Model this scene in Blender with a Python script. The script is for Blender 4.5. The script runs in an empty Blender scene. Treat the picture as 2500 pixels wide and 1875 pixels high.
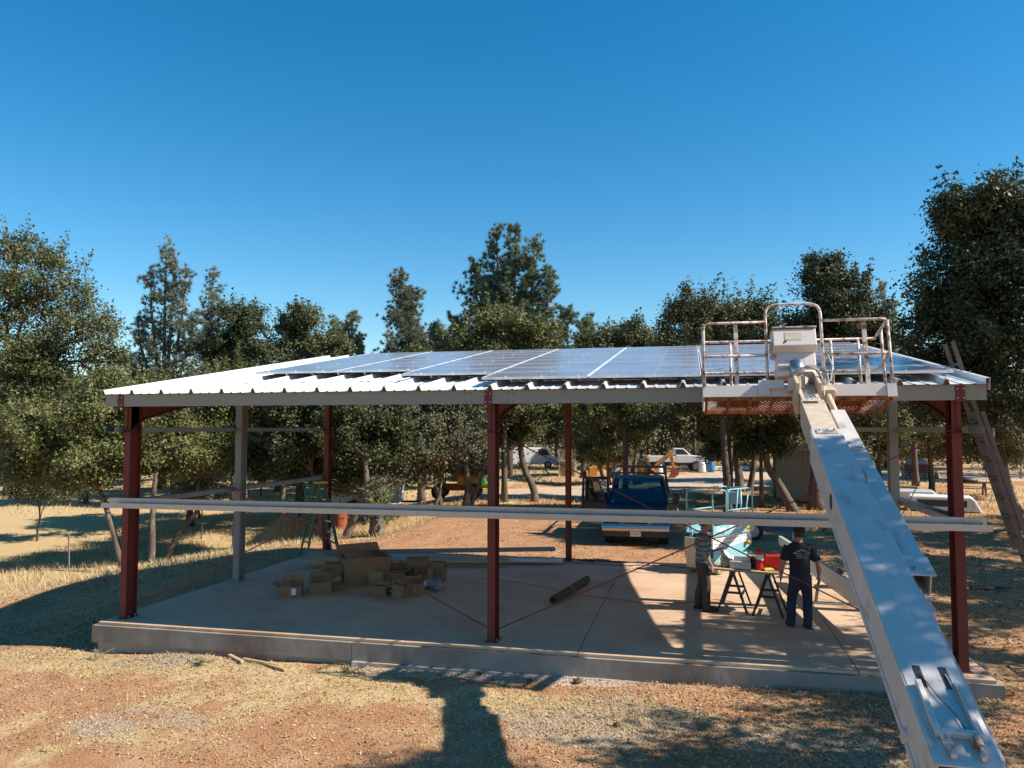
import bpy, math, random
import numpy as np
from mathutils import Vector, Matrix
SC = bpy.context.scene
COL = SC.collection
R = math.radians
random.seed(7)
RNG = np.random.default_rng(7)

# ------------------------------------------------------------------ camera, sky, sun, exposure
cam = bpy.data.cameras.new('camera'); cam.sensor_width = 36.0; cam.lens = 27.28
cam.clip_start = 0.1; cam.clip_end = 3000
camo = bpy.data.objects.new('camera', cam); COL.objects.link(camo)
camo.location = (10.181, -12.399, 3.450)
camo.rotation_euler = (R(90 + 3.353), 0, R(13.077))
SC.camera = camo

SUN_TO = Vector((1.14, -0.02, 1.0)).normalized()          # direction towards the sun
elev = math.asin(SUN_TO.z); azim = math.atan2(SUN_TO.x, SUN_TO.y)
world = bpy.data.worlds.new('World'); SC.world = world; world.use_nodes = True
wn = world.node_tree.nodes; wl = world.node_tree.links
bg = wn['Background']
sky = wn.new('ShaderNodeTexSky'); sky.sky_type = 'NISHITA'; sky.sun_disc = False
sky.sun_elevation = elev; sky.sun_rotation = azim
sky.altitude = 0; sky.air_density = 1.0; sky.dust_density = 0.1; sky.ozone_density = 2.2
hs = wn.new('ShaderNodeHueSaturation'); hs.inputs['Saturation'].default_value = 1.43
hs.inputs['Hue'].default_value = 0.491
wl.new(sky.outputs[0], hs.inputs['Color']); wl.new(hs.outputs[0], bg.inputs['Color'])
bg.inputs['Strength'].default_value = 0.10
sl = bpy.data.lights.new('sun', 'SUN'); sl.energy = 5.0; sl.angle = R(0.53); sl.color = (1.0, 0.93, 0.82)
slo = bpy.data.objects.new('sun', sl); COL.objects.link(slo)
slo.rotation_euler = SUN_TO.to_track_quat('Z', 'Y').to_euler(); slo.location = (30, 0, 30)
SC.view_settings.view_transform = 'Standard'; SC.view_settings.look = 'None'
SC.view_settings.exposure = 0.68; SC.view_settings.gamma = 1.0
SC.view_settings.use_curve_mapping = False

SC.cycles.max_bounces = 6; SC.cycles.diffuse_bounces = 3; SC.cycles.glossy_bounces = 3; SC.cycles.transmission_bounces = 4; SC.cycles.transparent_max_bounces = 8
SC.cycles.caustics_reflective = False; SC.cycles.caustics_refractive = False

# ------------------------------------------------------------------ helpers
def put(o, parent=None):
    COL.objects.link(o)
    if parent is not None: o.parent = parent
    return o
def tag(o, label=None, cat=None, group=None, kind=None):
    if label: o['label'] = label
    if cat: o['category'] = cat
    if group: o['group'] = group
    if kind: o['kind'] = kind
    return o
def thing(name, label, cat, loc=(0, 0, 0), rot=(0, 0, 0), group=None):
    o = bpy.data.objects.new(name, None); o.location = loc; o.rotation_euler = rot
    o.empty_display_size = 0.2
    return tag(put(o), label, cat, group)
def copy_tree(o, parent=None):
    c = o.copy(); COL.objects.link(c); c.parent = parent
    for ch in list(o.children): copy_tree(ch, c)
    return c
def np_mesh(name, V, Fc, mat=None, smooth=False, col=None):
    V = np.asarray(V, np.float32); Fc = np.asarray(Fc, np.int32); k = Fc.shape[1]
    me = bpy.data.meshes.new(name)
    me.vertices.add(len(V)); me.vertices.foreach_set('co', V.ravel())
    me.loops.add(Fc.size); me.loops.foreach_set('vertex_index', Fc.ravel())
    me.polygons.add(len(Fc)); me.polygons.foreach_set('loop_start', np.arange(0, Fc.size, k, dtype=np.int32))
    me.polygons.foreach_set('loop_total', np.full(len(Fc), k, np.int32))
    if smooth: me.polygons.foreach_set('use_smooth', np.ones(len(Fc), bool))
    me.update(calc_edges=True)
    if col is not None:
        a = me.color_attributes.new('tint', 'FLOAT_COLOR', 'POINT')
        a.data.foreach_set('color', np.concatenate([col, np.ones((len(col), 1))], 1).astype(np.float32).ravel())
    if mat: me.materials.append(mat)
    return me
def mobj(name, me, parent=None):
    return put(bpy.data.objects.new(name, me), parent)

class MB:
    def __init__(s): s.v = []; s.f = []
    def add(s, vs, fs):
        n = len(s.v); s.v += [tuple(p) for p in vs]; s.f += [tuple(i + n for i in f) for f in fs]; return s
    def bx(s, x0, x1, y0, y1, z0, z1):
        return s.add([(x0,y0,z0),(x1,y0,z0),(x1,y1,z0),(x0,y1,z0),(x0,y0,z1),(x1,y0,z1),(x1,y1,z1),(x0,y1,z1)],
            [(0,3,2,1),(4,5,6,7),(0,1,5,4),(1,2,6,5),(2,3,7,6),(3,0,4,7)])
    def box(s, c, d, rot=None):
        m = Matrix.Identity(3) if rot is None else __import__('mathutils').Euler(rot).to_matrix()
        h = [x / 2 for x in d]; n = len(s.v)
        P = [(-1,-1,-1),(1,-1,-1),(1,1,-1),(-1,1,-1),(-1,-1,1),(1,-1,1),(1,1,1),(-1,1,1)]
        return s.add([tuple(Vector(c) + m @ Vector((p[0]*h[0], p[1]*h[1], p[2]*h[2]))) for p in P],
            [(0,3,2,1),(4,5,6,7),(0,1,5,4),(1,2,6,5),(2,3,7,6),(3,0,4,7)])
    def bar(s, a, b, w, h, up=(0, 0, 1), w2=None, h2=None):
        a = Vector(a); b = Vector(b); d = (b - a).normalized(); u = Vector(up)
        x = d.cross(u)
        if x.length < 1e-4: x = d.cross(Vector((1, 0, 0)))
        x.normalize(); y = x.cross(d).normalized()
        w2 = w if w2 is None else w2; h2 = h if h2 is None else h2
        q = [(-1,-1),(1,-1),(1,1),(-1,1)]
        vs = [a + x*(i*w/2) + y*(j*h/2) for i, j in q] + [b + x*(i*w2/2) + y*(j*h2/2) for i, j in q]
        return s.add(vs, [(0,1,2,3),(7,6,5,4),(0,4,5,1),(1,5,6,2),(2,6,7,3),(3,7,4,0)])
    def tube(s, path, r, n=8, cap=True, sx=1.0):
        P = [Vector(p) for p in path]; m = len(P)
        rs = r if isinstance(r, (list, tuple)) else [r] * m
        vs = []; fs = []; prev = None
        for i, p in enumerate(P):
            d = (P[min(i+1, m-1)] - P[max(i-1, 0)]).normalized()
            if prev is None:
                x = d.cross(Vector((0, 0, 1)))
                if x.length < .05: x = d.cross(Vector((0, 1, 0)))
            else:
                x = prev - d * prev.dot(d)
            x.normalize(); prev = x; y = d.cross(x)
            for k in range(n):
                t = 2 * math.pi * k / n
                vs.append(p + x * (math.cos(t) * rs[i] * sx) + y * (math.sin(t) * rs[i]))
        for i in range(m - 1):
            for k in range(n):
                fs.append((i*n+k, i*n+(k+1) % n, (i+1)*n+(k+1) % n, (i+1)*n+k))
        if cap: fs.append(tuple(range(n-1, -1, -1))); fs.append(tuple((m-1)*n+k for k in range(n)))
        return s.add(vs, fs)
    def rings(s, L, n=14):                                  # L: (x,y,z,rx,ry[,yaw]) level sections from bottom to top
        vs = []; fs = []
        for q in L:
            x, y, z, rx, ry = q[:5]; a = q[5] if len(q) > 5 else 0
            for k in range(n):
                t = 2*math.pi*k/n; px = rx*math.cos(t); py = ry*math.sin(t)
                vs.append((x + px*math.cos(a) - py*math.sin(a), y + px*math.sin(a) + py*math.cos(a), z))
        m = len(L)
        for i in range(m-1):
            for k in range(n): fs.append((i*n+k, i*n+(k+1) % n, (i+1)*n+(k+1) % n, (i+1)*n+k))
        fs.append(tuple(range(n-1, -1, -1))); fs.append(tuple((m-1)*n+k for k in range(n)))
        return s.add(vs, fs)
    def prism(s, poly, ax, a, b):                           # poly in the plane across axis ax (0,1,2), extruded a..b
        n = len(poly)
        def mk(p, t):
            if ax == 0: return (t, p[0], p[1])
            if ax == 1: return (p[0], t, p[1])
            return (p[0], p[1], t)
        vs = [mk(p, a) for p in poly] + [mk(p, b) for p in poly]
        fs = [tuple(range(n)), tuple(range(2*n-1, n-1, -1))] + [(i, i+n, (i+1) % n + n, (i+1) % n) for i in range(n)]
        return s.add(vs, fs)
    def cyl(s, a, b, r, n=16, r2=None):
        return s.tube([a, b], [r, r if r2 is None else r2], n)
    def ball(s, c, rx, ry, rz, n=10, m=7):
        L = []
        for i in range(m):
            t = math.pi * (i + .02 if i == 0 else (i - .02 if i == m-1 else i)) / (m - 1)
            L.append((c[0], c[1], c[2] - rz*math.cos(t), rx*max(.02, math.sin(t)), ry*max(.02, math.sin(t))))
        return s.rings(L, n)
    def mesh(s, name, mat=None, smooth=False):
        me = bpy.data.meshes.new(name); me.from_pydata(s.v, [], s.f); me.update()
        import bmesh
        bm = bmesh.new(); bm.from_mesh(me); bmesh.ops.recalc_face_normals(bm, faces=bm.faces); bm.to_mesh(me); bm.free()
        if smooth: me.polygons.foreach_set('use_smooth', [True]*len(me.polygons))
        if mat: me.materials.append(mat)
        return me
    def build(s, name, mat, parent=None, smooth=False, bevel=0, loc=None, rot=None):
        o = mobj(name, s.mesh(name, mat, smooth), parent)
        if loc: o.location = loc
        if rot: o.rotation_euler = rot
        if bevel:
            b = o.modifiers.new('bevel', 'BEVEL'); b.width = bevel; b.segments = 2; b.limit_method = 'ANGLE'; b.angle_limit = R(40)
        if smooth and not bevel: 
            pass
        return o

# ------------------------------------------------------------------ materials
def new_mat(name):
    m = bpy.data.materials.new(name); m.use_nodes = True
    return m, m.node_tree.nodes, m.node_tree.links, m.node_tree.nodes['Principled BSDF']
def nd(n, t, **kw):
    x = n.new(t)
    for k, val in kw.items():
        if k in ('blend_type', 'operation', 'data_type', 'feature', 'noise_dimensions', 'attribute_name', 'distance', 'interpolation_type', 'wave_type', 'bands_direction'): setattr(x, k, val)
        else: x.inputs[k.replace('_', ' ')].default_value = val
    return x
def ramp(n, l, src, stops):
    r = n.new('ShaderNodeValToRGB'); e = r.color_ramp.elements
    while len(e) < len(stops): e.new(.5)
    for i, (p, c) in enumerate(stops): e[i].position = p; e[i].color = (*c, 1) if len(c) == 3 else c
    l.new(src, r.inputs[0]); return r
def mix(n, l, fac, a, b, mode='MIX'):
    x = n.new('ShaderNodeMix'); x.data_type = 'RGBA'; x.blend_type = mode
    for sock, val in ((x.inputs[0], fac), (x.inputs[6], a), (x.inputs[7], b)):
        if hasattr(val, 'links') or hasattr(val, 'is_linked'): l.new(val, sock)
        elif isinstance(val, (int, float)): sock.default_value = val
        else: sock.default_value = (*val, 1) if len(val) == 3 else val
    return x.outputs[2]
def coords(n, l, scale=1.0, kind='Object'):
    tc = n.new('ShaderNodeTexCoord'); mp = n.new('ShaderNodeMapping')
    mp.inputs['Scale'].default_value = (scale,)*3 if isinstance(scale, (int, float)) else scale
    l.new(tc.outputs[kind], mp.inputs[0]); return mp.outputs[0]
def M(name, col, rough=.6, metal=0.0, var=.12, scale=6.0, bump=.0, bscale=40.0, dirt=None, dfac=.5, dscale=2.5, spec=.5, stretch=None, rvar=.12, coat=0.0):
    m, n, l, p = new_mat(name)
    co = coords(n, l, stretch or 1.0)
    nz = nd(n, 'ShaderNodeTexNoise', Scale=scale, Detail=6.0, Roughness=.6); l.new(co, nz.inputs['Vector'])
    lo = tuple(max(0, c*(1-var)) for c in col); hi = tuple(min(1, c*(1+var)) for c in col)
    c = ramp(n, l, nz.outputs['Fac'], [(.3, lo), (.7, hi)]).outputs[0]
    if dirt:
        n2 = nd(n, 'ShaderNodeTexNoise', Scale=dscale, Detail=8.0, Roughness=.65); l.new(co, n2.inputs['Vector'])
        f = ramp(n, l, n2.outputs['Fac'], [(dfac, (0,)*3), (min(1, dfac+.14), (1,)*3)]).outputs[0]
        c = mix(n, l, f, c, dirt)
    l.new(c, p.inputs['Base Color'])
    rr = nd(n, 'ShaderNodeMapRange', To_Min=max(.03, rough-rvar), To_Max=min(1, rough+rvar)); l.new(nz.outputs['Fac'], rr.inputs[0])
    l.new(rr.outputs[0], p.inputs['Roughness'])
    p.inputs['Metallic'].default_value = metal; p.inputs['Specular IOR Level'].default_value = spec
    if coat: p.inputs['Coat Weight'].default_value = coat; p.inputs['Coat Roughness'].default_value = .08
    if bump:
        n3 = nd(n, 'ShaderNodeTexNoise', Scale=bscale, Detail=5.0); l.new(co, n3.inputs['Vector'])
        b = nd(n, 'ShaderNodeBump', Strength=bump, Distance=.02); l.new(n3.outputs['Fac'], b.inputs['Height']); l.new(b.outputs[0], p.inputs['Normal'])
    return m
def M_tint(name, rough=.5, trans=.25, spec=.5):
    m, n, l, p = new_mat(name)
    a = n.new('ShaderNodeAttribute'); a.attribute_name = 'tint'
    l.new(a.outputs['Color'], p.inputs['Base Color']); p.inputs['Roughness'].default_value = rough
    p.inputs['Specular IOR Level'].default_value = spec
    if trans:
        t = n.new('ShaderNodeBsdfTranslucent'); l.new(a.outputs['Color'], t.inputs['Color'])
        mx = n.new('ShaderNodeMixShader'); mx.inputs[0].default_value = trans
        l.new(p.outputs[0], mx.inputs[1]); l.new(t.outputs[0], mx.inputs[2])
        l.new(mx.outputs[0], n['Material Output'].inputs['Surface'])
    return m
def M_glass(name, tint=(.75, .85, .85), gl=.12):
    m, n, l, p = new_mat(name); n.remove(p)
    t = n.new('ShaderNodeBsdfTransparent'); t.inputs[0].default_value = (*tint, 1)
    g = n.new('ShaderNodeBsdfGlossy'); g.inputs['Roughness'].default_value = .03
    f = nd(n, 'ShaderNodeFresnel', IOR=1.5); mx = n.new('ShaderNodeMixShader')
    ad = nd(n, 'ShaderNodeMath', operation='ADD'); l.new(f.outputs[0], ad.inputs[0]); ad.inputs[1].default_value = gl
    l.new(ad.outputs[0], mx.inputs[0]); l.new(t.outputs[0], mx.inputs[1]); l.new(g.outputs[0], mx.inputs[2])
    l.new(mx.outputs[0], n['Material Output'].inputs['Surface']); return m

m_red = M('red_primer', (.135, .017, .012), .55, var=.15, scale=3, dirt=(.10, .02, .016), dfac=.55)
m_redrod = M('red_rod', (.17, .022, .018), .5)
m_galv = M('galvanised', (.36, .39, .44), .34, .85, var=.1, scale=9, rvar=.1)
m_grey = M('grey_painted_steel', (.22, .22, .215), .5, .0, var=.08, scale=3)
m_eave = M('eave_grey_green', (.235, .245, .21), .45, 0, var=.06, scale=2)
m_roof = M('white_roof_sheet', (.66, .665, .67), .36, .0, var=.04, scale=3, spec=.6)
m_trimrust = M('brown_closure', (.17, .07, .04), .8)
m_rust = M('rust', (.33, .115, .035), .9, var=.5, scale=14, bump=.3, dirt=(.14, .05, .025), dfac=.5, dscale=9)
m_liftw = M('chalky_white_paint', (.66, .60, .56), .55, var=.05, scale=4, dirt=(.30, .17, .10), dfac=.63, dscale=7, bump=.08)
m_rail = M('rusty_white_paint', (.63, .56, .51), .65, var=.1, scale=12, dirt=(.25, .10, .045), dfac=.46, dscale=10, bump=.15)
m_boom = M('boom_paint', (.58, .52, .475), .48, var=.08, scale=5, dirt=(.36, .30, .25), dfac=.55, dscale=6, stretch=(1, .35, 1), bump=.06, bscale=18)
def add_chips(m, sc=9.0, lo=.70, col=(.03, .028, .03)):
    n = m.node_tree.nodes; l = m.node_tree.links; p = n['Principled BSDF']; src = p.inputs['Base Color'].links[0].from_socket
    co = coords(n, l, (1, .6, 1)); a_ = nd(n, 'ShaderNodeTexNoise', Scale=sc, Detail=9.0, Roughness=.8); l.new(co, a_.inputs['Vector'])
    f = ramp(n, l, a_.outputs['Fac'], [(lo, (0, 0, 0)), (lo+.02, (1, 1, 1))]).outputs[0]; l.new(mix(n, l, f, src, col), p.inputs['Base Color'])
add_chips(m_boom)
m_boomtan = M('dusty_boom_paint', (.55, .44, .32), .5, var=.12, scale=8, dirt=(.36, .25, .16), dfac=.56)
m_steelrod = M('chrome_rod', (.6, .6, .62), .18, 1.0, var=.05)
m_dark = M('dark_steel', (.035, .035, .038), .55)
m_black = M('black_rubber', (.018, .018, .018), .75, var=.2)
m_hose = M('grey_hose', (.33, .32, .30), .6)
m_card = M('cardboard', (.27, .15, .075), .85, var=.12, scale=5, bump=.04)
m_card2 = M('cardboard_light', (.36, .21, .11), .85, var=.12, scale=5)
m_paper = M('white_label', (.75, .75, .74), .7)
m_plastic = M('clear_plastic', (.42, .42, .43), .35)
m_plastic.node_tree.nodes['Principled BSDF'].inputs['Transmission Weight'].default_value = .55
m_wood = M('plywood', (.44, .29, .15), .75, var=.2, scale=4, stretch=(1, 8, 1))
m_lumber = M('weathered_lumber', (.42, .33, .2), .8, var=.25, scale=5, stretch=(1, 6, 1))
m_bark = M('oak_bark', (.115, .085, .062), .95, var=.4, scale=6, bump=.7, bscale=22, stretch=(1, 1, .3), dirt=(.24, .21, .17), dfac=.56, dscale=5)
m_barkg = M('grey_twigs', (.25, .20, .18), .95, var=.25)
m_leaf = M_tint('oak_leaf', .5, .16, .25)
m_needle = M_tint('pine_needle', .6, .35, .2)
m_straw = M_tint('dry_straw', .75, .10, .15)
m_litter = M_tint('leaf_litter', .8, .1, .2)
m_stone = M_tint('gravel', .85, 0, .2)
m_skin = M('skin', (.36, .19, .13), .55, var=.08)
m_shirtk = M('navy_black_tee', (.012, .013, .020), .85)
m_jeans = M('blue_jeans', (.016, .022, .040), .85, var=.25, scale=10)
m_pants = M('dark_work_trousers', (.060, .045, .042), .9, var=.2)
m_cap = M('black_cap', (.012, .012, .014), .8)
m_hair = M('brown_hair', (.04, .022, .014), .7)
m_boot = M('work_boots', (.030, .020, .016), .7)
m_tblue = M('truck_blue_paint', (.003, .010, .036), .35, .1, var=.06, coat=.15, spec=.35)
m_ttan = M('truck_tan_lower_paint', (.26, .21, .17), .35, .2, coat=.4)
m_chrome = M('chrome', (.48, .48, .49), .14, 1.0, var=.03, rvar=.03)
m_glass = M_glass('window_glass')
m_glassd = M_glass('windscreen_glass', (.40, .48, .50), .02)
m_amber = M('amber_lens', (.55, .12, .01), .2)
m_lens = M('headlamp_lens', (.65, .65, .62), .12, .3)
m_lblue = M('lift_blue_paint', (.24, .48, .56), .4, var=.06, dirt=(.2, .33, .38), dfac=.6)
m_lwhite = M('lift_white_paint', (.72, .72, .70), .45, var=.05, dirt=(.5, .48, .44), dfac=.6)
m_tyretan = M('worn_grey_tyre', (.32, .29, .22), .8)
m_cream = M('cream_panel', (.50, .43, .33), .6)
m_yel = M('yellow', (.70, .45, .02), .5)
m_hoe = M('backhoe_yellow', (.60, .25, .030), .55, var=.15, dirt=(.36, .13, .03), dfac=.52)
m_hoered = M('rusty_bucket', (.30, .075, .03), .75, var=.3)
m_white = M('white_vehicle_paint', (.72, .72, .71), .35, coat=.4)
m_whited = M('dirty_white_panel', (.66, .66, .65), .5, var=.06, dirt=(.36, .22, .14), dfac=.60, dscale=1.3)
m_slate = M('slate_blue_vehicle_paint', (.22, .27, .31), .35, coat=.3)
m_redtool = M('red_plastic', (.52, .025, .02), .35)
m_ltgrey = M('light_grey_steel_box', (.55, .56, .57), .45, .2)
m_green = M('ladder_green', (.02, .13, .085), .5)
m_dgreen = M('green_trim', (.015, .16, .06), .5)
m_mow = M('tractor_green', (.06, .28, .05), .4)
m_orangecord = M('orange_cord', (.55, .16, .04), .6)
m_alum = M('aluminium', (.52, .50, .48), .42, .6, var=.15)
m_ladd = M('shaded_ladder', (.13, .105, .09), .6, .1, var=.2)  # brown darkened to stand in for shade falling on the ladder
m_brown = M('brown_roll', (.10, .055, .03), .85, var=.2)
m_cone = M('cone_orange', (.75, .12, .02), .55)
m_beige = M('beige_ribbed_metal', (.45, .40, .31), .55, var=.08)
m_redw = M('dark_red_wood', (.16, .055, .04), .8)
m_marine = M('dark_blue_steel', (.02, .07, .14), .5)
m_weed = M('weed_green', (.22, .21, .08), .7, var=.3)
m_ink = M('black_ink', (.012, .012, .012), .7)
m_whiteink = M('white_ink', (.72, .73, .75), .6)
m_greyink = M('faded_white_ink', (.36, .38, .42), .7)
# ------------------------------------------------------------------ terrain
def vnoise(x, y, seed=0):
    xi = np.floor(x).astype(np.int64); yi = np.floor(y).astype(np.int64); fx = x - xi; fy = y - yi
    def h(a, b):
        n = (a * 374761393 + b * 668265263 + seed * 1442695041) & 0xFFFFFFFF
        n = ((n ^ (n >> 13)) * 1274126177) & 0xFFFFFFFF
        return ((n ^ (n >> 16)) & 0xFFFF) / 65535.0
    sx = fx*fx*(3-2*fx); sy = fy*fy*(3-2*fy)
    return (h(xi,yi)*(1-sx)+h(xi+1,yi)*sx)*(1-sy) + (h(xi,yi+1)*(1-sx)+h(xi+1,yi+1)*sx)*sy
def fbm(x, y, seed=0, oct=4):
    s = 0; a = .5; t = 0
    for i in range(oct):
        s = s + a*vnoise(x, y, seed+i*17); t += a; a *= .5; x = x*2.03; y = y*2.03
    return s / t
def sstep(a, b, x):
    t = np.clip((x - a) / (b - a), 0, 1); return t*t*(3-2*t)
def gz(x, y, detail=True):
    x = np.asarray(x, float); y = np.asarray(y, float)
    zf = -.53 + .32*np.clip(x, 0, 14)/14
    zb = np.full_like(x, -.07) - .07*sstep(14, 19, x)
    z = zf + (zb - zf)*sstep(0, 9, y)
    z = z - .22*sstep(-1.2, -3.4, y)*sstep(6, 0, x)*0.3
    drop = sstep(-1.0, -7.5, x) * (1 - .75*sstep(26, 60, y))
    z = z - .85*drop*sstep(-2.5, 3.0, y)
    z = z - .35*sstep(-6, -9, x)*sstep(5, 9, y)*(1-sstep(14, 22, y))
    z = z + .014*np.clip(y-40, 0, 400) * sstep(-2, -30, x) * .6
    z = z - .33*sstep(.6, -1.2, x)*sstep(9, 13, y)*(1-sstep(18, 26, y))
    z = z + .95*np.exp(-(((x+5.6)/1.3)**2 + ((y-15.8)/.9)**2))
    z = z + .80*np.exp(-(((x+1.7)/2.0)**2 + ((y-37.7)/1.4)**2))
    z = z + .16*np.exp(-(((x-1.9)/1.1)**2 + ((y+.75)/.35)**2)) + .05*np.exp(-(((x+.6)/.7)**2 + ((y+.9)/.5)**2))
    if detail:
        z = z + .05*(fbm(x*1.3, y*1.3, 3)-.5) + .035*(fbm(x*5, y*5, 9, 3)-.5)
        z = z + .35*(fbm(x*.07, y*.07, 21)-.5)*sstep(12, 40, np.hypot(x-7, y-4))
    inside = (x > -.36) & (x < 14.28) & (y > -.40) & (y < 8.36)
    z = np.where(inside, np.minimum(z, -.35), z)
    return z
def road_mask(x, y):
    pts = [(-8, 27), (0, 29), (6, 34), (10, 42), (17, 50), (30, 55), (60, 60)]
    d = np.full(np.shape(x), 1e9)
    for (ax, ay), (bx, by) in zip(pts[:-1], pts[1:]):
        t = np.clip(((x-ax)*(bx-ax)+(y-ay)*(by-ay))/((bx-ax)**2+(by-ay)**2), 0, 1)
        d = np.minimum(d, np.hypot(x-ax-t*(bx-ax), y-ay-t*(by-ay)))
    w = 3.0 + 3.0*sstep(32, 46, y)
    return 1 - sstep(w-1.2, w+1.2, d + 1.5*(fbm(x*.8, y*.8, 31)-.5))
def masks(x, y):
    n1 = fbm(x*.55, y*.55, 41); n2 = fbm(x*1.7, y*1.7, 43)
    def blob(cx, cy, rx, ry): return np.exp(-(((x-cx)/rx)**2+((y-cy)/ry)**2))
    fg = 1 - sstep(-.4, .6, y)
    # straw
    s_far = sstep(.36, .62, n1*.7+n2*.3)
    drive = sstep(-1.0, .8, x)*(1-sstep(10.5, 13, x))*(1-sstep(17, 22, y))*sstep(8, 8.6, y)
    drive = np.maximum(drive, sstep(9, 15, y)*(1-sstep(24, 28, y))*sstep(1, 4, x)*(1-sstep(12, 15, x)))
    path = (1-sstep(.5, 1.4, np.abs(x+2.6-.25*(y-6))))*sstep(1, 3, y)*(1-sstep(12, 14, y))
    leftf = sstep(-2.2, -4.2, x)
    shade_dirt = sstep(-9.0, -6.8, x)*(1-sstep(-.2, .4, x))*sstep(-.6, .6, y)*(1-sstep(7.5, 9.5, y))  # bare dirt lane, run out to the roof shadow's edge to darken it
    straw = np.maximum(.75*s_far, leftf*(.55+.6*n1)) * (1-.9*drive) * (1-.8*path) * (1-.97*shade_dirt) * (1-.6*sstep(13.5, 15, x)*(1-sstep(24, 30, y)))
    near = .15 + .95*blob(.6, -.9, 2.6, .55) + 1.0*blob(4.9, -1.1, 2.2, .75) + .55*blob(2.8, -2.2, 1.6, .6) + .6*blob(8.6, -1.6, 1.6, .6) + .5*blob(-2.0, -1.4, 1.5, .6)
    near = near*.8 + 1.3*(n2-.5) + .6*(n1-.5) - .8*blob(.2, -2.3, 2.2, .5) - .7*blob(6.4, -.95, .9, .35)
    straw = straw*(1-fg) + np.clip(near, 0, 1)*fg
    # gravel
    gr = .9*blob(8.4, -2.0, 2.0, .8) + .9*blob(3.2, -3.0, 1.1, .5) + .8*blob(-.6, -3.4, 1.4, .5) + .8*blob(1.9, -.75, 1.2, .35) + .45*blob(11, -2.4, 3, 1.2)
    gr = np.clip(gr*(.1+1.5*n2) + 1.6*(fbm(x*.9+7, y*.9, 47)-.60), 0, 1)*fg
    pale = np.clip(1.25*blob(7.2, -.55, 2.3, .22)*(.5+n2) , 0, 1)*fg
    road = np.maximum(road_mask(x, y), pale)
    return np.clip(straw, 0, 1), gr, np.clip(road, 0, 1)
def axis(parts):
    out = []
    for a, b, s in parts: out += list(np.arange(a, b, s))
    return np.array(out + [parts[-1][1]])
def grow(a, b, n, p): return a + (b-a)*(np.linspace(0, 1, n)**p)
gx = np.concatenate([-grow(7, 420, 46, 2.6)[::-1], axis([(-6.9, 18, .11)]), grow(18.3, 420, 46, 2.6)])
gy = np.concatenate([-grow(6, 160, 24, 2.4)[::-1], axis([(-5.9, .6, .08)]), axis([(.8, 14, .22)]), grow(14.3, 700, 84, 2.4)])
GX, GY = np.meshgrid(gx, gy); GZ = gz(GX, GY)
nx, ny = len(gx), len(gy)
ii = np.arange(nx*ny).reshape(ny, nx)
Fg = np.stack([ii[:-1, :-1], ii[:-1, 1:], ii[1:, 1:], ii[1:, :-1]], -1).reshape(-1, 4)
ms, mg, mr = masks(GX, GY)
def M_ground():
    m, n, l, p = new_mat('ground_soil')
    a = n.new('ShaderNodeAttribute'); a.attribute_name = 'tint'
    sp = n.new('ShaderNodeSeparateColor'); l.new(a.outputs['Color'], sp.inputs[0])
    co = coords(n, l, 1.0)
    def noise(sc, det=6, rg=.6):
        x = nd(n, 'ShaderNodeTexNoise', Scale=sc, Detail=float(det), Roughness=rg); l.new(co, x.inputs['Vector']); return x.outputs['Fac']
    dirt = ramp(n, l, noise(1.3), [(.25, (.36, .165, .075)), (.5, (.45, .240, .120)), (.75, (.54, .35, .20))]).outputs[0]
    dirt = mix(n, l, ramp(n, l, noise(34, 4, .7), [(.38, (1, 1, 1)), (.52, (0, 0, 0))]).outputs[0], dirt, (.30, .13, .06))
    dirt = mix(n, l, ramp(n, l, noise(60, 3, .7), [(.60, (0, 0, 0)), (.70, (1, 1, 1))]).outputs[0], dirt, (.58, .40, .22))
    straw = ramp(n, l, noise(22, 6, .75), [(.28, (.28, .155, .065)), (.5, (.53, .37, .185)), (.72, (.70, .55, .33))]).outputs[0]
    vo = nd(n, 'ShaderNodeTexVoronoi', Scale=34.0); l.new(co, vo.inputs['Vector'])
    grav = mix(n, l, .45, ramp(n, l, vo.outputs['Distance'], [(.0, (.50, .43, .34)), (.55, (.12, .075, .05))]).outputs[0], vo.outputs['Color'], 'OVERLAY')
    grav = mix(n, l, .72, grav, (.50, .38, .25))
    road = ramp(n, l, noise(3.0, 8, .7), [(.3, (.44, .30, .20)), (.7, (.60, .47, .36))]).outputs[0]
    def m3(out, sc, lo, hi):
        ad = nd(n, 'ShaderNodeMath', operation='MULTIPLY_ADD'); l.new(noise(sc, 6, .7), ad.inputs[0]); ad.inputs[1].default_value = .9; l.new(out, ad.inputs[2])
        return ramp(n, l, ad.outputs[0], [(lo, (0, 0, 0)), (hi, (1, 1, 1))]).outputs[0]
    c = mix(n, l, m3(sp.outputs[0], 7, .72, 1.0), dirt, straw)
    c = mix(n, l, m3(sp.outputs[1], 9, .72, .95), c, grav)
    c = mix(n, l, m3(sp.outputs[2], 5, .72, .95), c, road)
    l.new(c, p.inputs['Base Color']); p.inputs['Roughness'].default_value = .95; p.inputs['Specular IOR Level'].default_value = .15
    b = nd(n, 'ShaderNodeBump', Strength=.6, Distance=.03); l.new(noise(28, 6, .75), b.inputs['Height'])
    b2 = nd(n, 'ShaderNodeBump', Strength=.5, Distance=.02); l.new(vo.outputs['Distance'], b2.inputs['Height']); l.new(b.outputs[0], b2.inputs['Normal'])
    l.new(b2.outputs[0], p.inputs['Normal']); return m
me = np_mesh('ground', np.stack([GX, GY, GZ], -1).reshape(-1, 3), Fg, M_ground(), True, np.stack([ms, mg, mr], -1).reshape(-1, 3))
tag(mobj('ground', me), 'red dirt and dry straw ground around the slab', None, kind='structure')

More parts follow.
